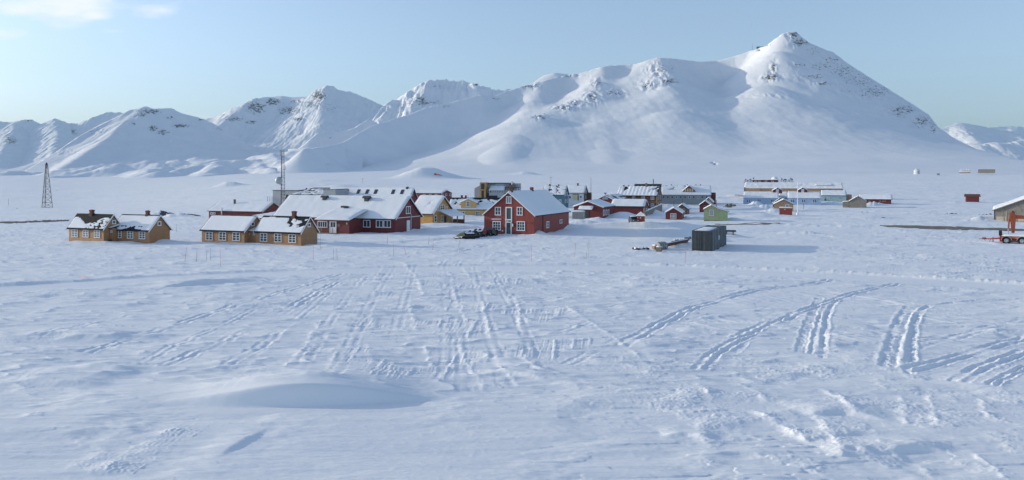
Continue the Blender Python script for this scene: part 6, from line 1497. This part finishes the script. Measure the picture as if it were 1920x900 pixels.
# excavator: boom seen end on, stick reaching out of the picture
P = hit(1900, 446); sc_ = P[1] / F
t = thing('excavator', 'rusty orange excavator with raised arm behind the red trailer', 'excavator', (P[0], P[1], gz(P[0], P[1])), -math.radians(30))
Zp = lambda py: (446 - py) * sc_; X_ = lambda px: (px - 1900) * sc_ * 1.12
m = MB(); m.prism([(X_(1897.4), Zp(436)), (X_(1901.6), Zp(436)), (X_(1903.4), Zp(410)), (X_(1903.4), Zp(403)), (X_(1902), Zp(398)), (X_(1900.4), Zp(394.6)), (X_(1898.6), Zp(394.6)), (X_(1894.6), Zp(401)), (X_(1894.2), Zp(408)), (X_(1896), Zp(416))], -.28, .28, 'y'); st_ = m.build('stick', M['orange'], t)
m = MB(); m.lathe([(0, -.36), (.16, -.36), (.16, .36), (0, .36)], (X_(1899.4), 0, Zp(396.4)), axis='y', n=12); m.lathe([(0, -.34), (.12, -.34), (.12, .34), (0, .34)], (X_(1899.6), 0, Zp(434)), axis='y', n=12); m.build('pivot_pin', M['dark_steel'], st_)
m = MB(); m.prism([(X_(1902), Zp(402.6)), (X_(1960), Zp(406)), (X_(2000), Zp(425)), (X_(2012), Zp(437)), (X_(2004), Zp(439)), (X_(1990), Zp(428)), (X_(1956), Zp(410.4)), (X_(1902), Zp(409.4))], -.24, .24, 'y'); m.build('boom', M['orange'], t)
m = MB(); m.tube((X_(1893), 0, Zp(428)), (X_(1894.2), 0, Zp(411)), .13, n=10); m.tube((X_(1894.2), 0, Zp(411)), (X_(1896), 0, Zp(406)), .1, n=8); m.build('ram_barrel', M['orange'], t)
m = MB(); m.tube((X_(1893), 0, Zp(438.6)), (X_(1893), 0, Zp(428)), .075, n=10); m.build('ram_rod', M['steel'], t)
m = MB(); m.box(X_(1992), X_(2030), -1.2, 1.2, Zp(440), Zp(424)); m.build('house', M['orange'], t)
m = MB(); m.box(X_(1996), X_(2010), -1.15, -.2, Zp(424), Zp(408)); m.build('cab', GLASS, t)
for sy in (-1, 1):
    m = MB(); m.prism([(X_(1986) + .6 * math.cos(a_) , .45 + .55 * math.sin(a_)) for a_ in np.linspace(math.pi / 2, 3 * math.pi / 2, 8)] + [(X_(2036) + .6 * math.cos(a_), .45 + .55 * math.sin(a_)) for a_ in np.linspace(-math.pi / 2, math.pi / 2, 8)], sy * 1.2 - .3, sy * 1.2 + .3, 'y'); m.build('crawler_track', M['rubber'], t)
m = MB(); m.box(X_(1890), X_(1908), -.6, .6, -.3, Zp(439)); 
m.build('bucket', M['rust'], t)

# ---------------------------------------------------------------- bare road strips and stones
def strip(name, far, near, mat):
    """Bare road surface lying 4 mm above the snow it has been cleared from."""
    A_ = [hit(*q) for q in far]; B_ = [hit(*q) for q in near]; n = 90; rows = 8
    fa = np.linspace(0, 1, len(A_)); fb = np.linspace(0, 1, len(B_)); u = np.linspace(0, 1, n)
    ax = np.interp(u, fa, [p[0] for p in A_]); ay = np.interp(u, fa, [p[1] for p in A_]); bx = np.interp(u, fb, [p[0] for p in B_]); by = np.interp(u, fb, [p[1] for p in B_])
    w = np.linspace(0, 1, rows)[:, None]; X = ax * (1 - w) + bx * w; Y = ay * (1 - w) + by * w
    Y = Y + (np.abs(w - .5) > .45) * .8 * fbm(X / 3, Y / 3, 3, 91)
    Z = ground_h(X, Y); Z = np.maximum(Z, 0 * Z + base_h(X, Y) - .1) + .03 + .05 * np.sin(np.pi * w)
    o = grid_mesh(name, X, Y, Z, mat); tag(o, kind='structure')
strip('gravel_road', [(1650, 423.6), (1700, 423.4), (1770, 425), (1850, 427.4), (1935, 431.5)], [(1650, 424.4), (1690, 428.4), (1780, 431.6), (1860, 432.6), (1935, 434)], M['gravel'])
strip('cleared_road', [(-40, 415.4), (40, 415.6), (90, 414.4), (129, 413)], [(-40, 419), (30, 419.2), (90, 417.4), (129, 415.4)], M['asphalt'])
strip('cleared_road', [(1340, 420.4), (1420, 420.6), (1462, 421.2)], [(1340, 421.6), (1420, 421.8), (1462, 422)], M['gravel'])
strip('cleared_road', [(300, 405.8), (330, 405.4), (376, 406)], [(300, 408), (330, 407.4), (376, 407.4)], M['asphalt'])
def stones(name, label, px, py, n, w, seed, cat='rocks'):
    rd = random.Random(seed); p = on_ground(px, py); m = MB(); sc_ = p[1] / F
    for k in range(n):
        x0 = rd.uniform(-w, w) * sc_; y0 = rd.uniform(-1.2, 1.2) * w * .25 * sc_; r = rd.uniform(.5, 1.3) * max(.22, .7 * sc_); z0 = gz(p[0] + x0, p[1] + y0) - p[2]; n_ = 7
        m.lathe([(r * rd.uniform(.8, 1.1), -.3), (r * rd.uniform(.8, 1.0), r * .25), (r * .5, r * rd.uniform(.5, .7)), (0, r * .75)], (x0, y0, z0), n=n_)
    o = m.build(name, M['rock']); o.location = tuple(p); tag(o, label, cat, kind='stuff')
for (px, py, n, w, sd, lb) in ((1622, 398.4, 5, 7, 1, 'dark stones poking out of the snow below the grey wooden shed'), (1655, 410.6, 3, 5, 2, 'few dark stones on the snow right of the flagpole'), (1786, 402.4, 7, 9, 3, 'low dark rocks on the snow left of the barn'), (1848, 402.6, 9, 12, 4, 'snow dusted rubble beside the barn corner'), (620, 307, 2, 5, 5, 'tiny rock below the hills'), (744, 314, 4, 6, 6, 'rocks at the foot of the mountain'), (1190, 306.6, 5, 8, 7, 'rocks on the far snow mound'), (308, 337, 3, 5, 8, 'dark rock on the far left plain'), (105, 357.6, 3, 4, 9, 'two dark stones right of the old mast'), (30, 391, 4, 4, 10, 'stones on the snow left of the old mast'), (350, 372.4, 2, 3, 11, 'stone on the plain behind the leftmost cottages'), (396, 350, 3, 4, 12, 'stones left of the pointed snow mound')):
    stones('scattered_stones', lb, px, py, n, w, sd)
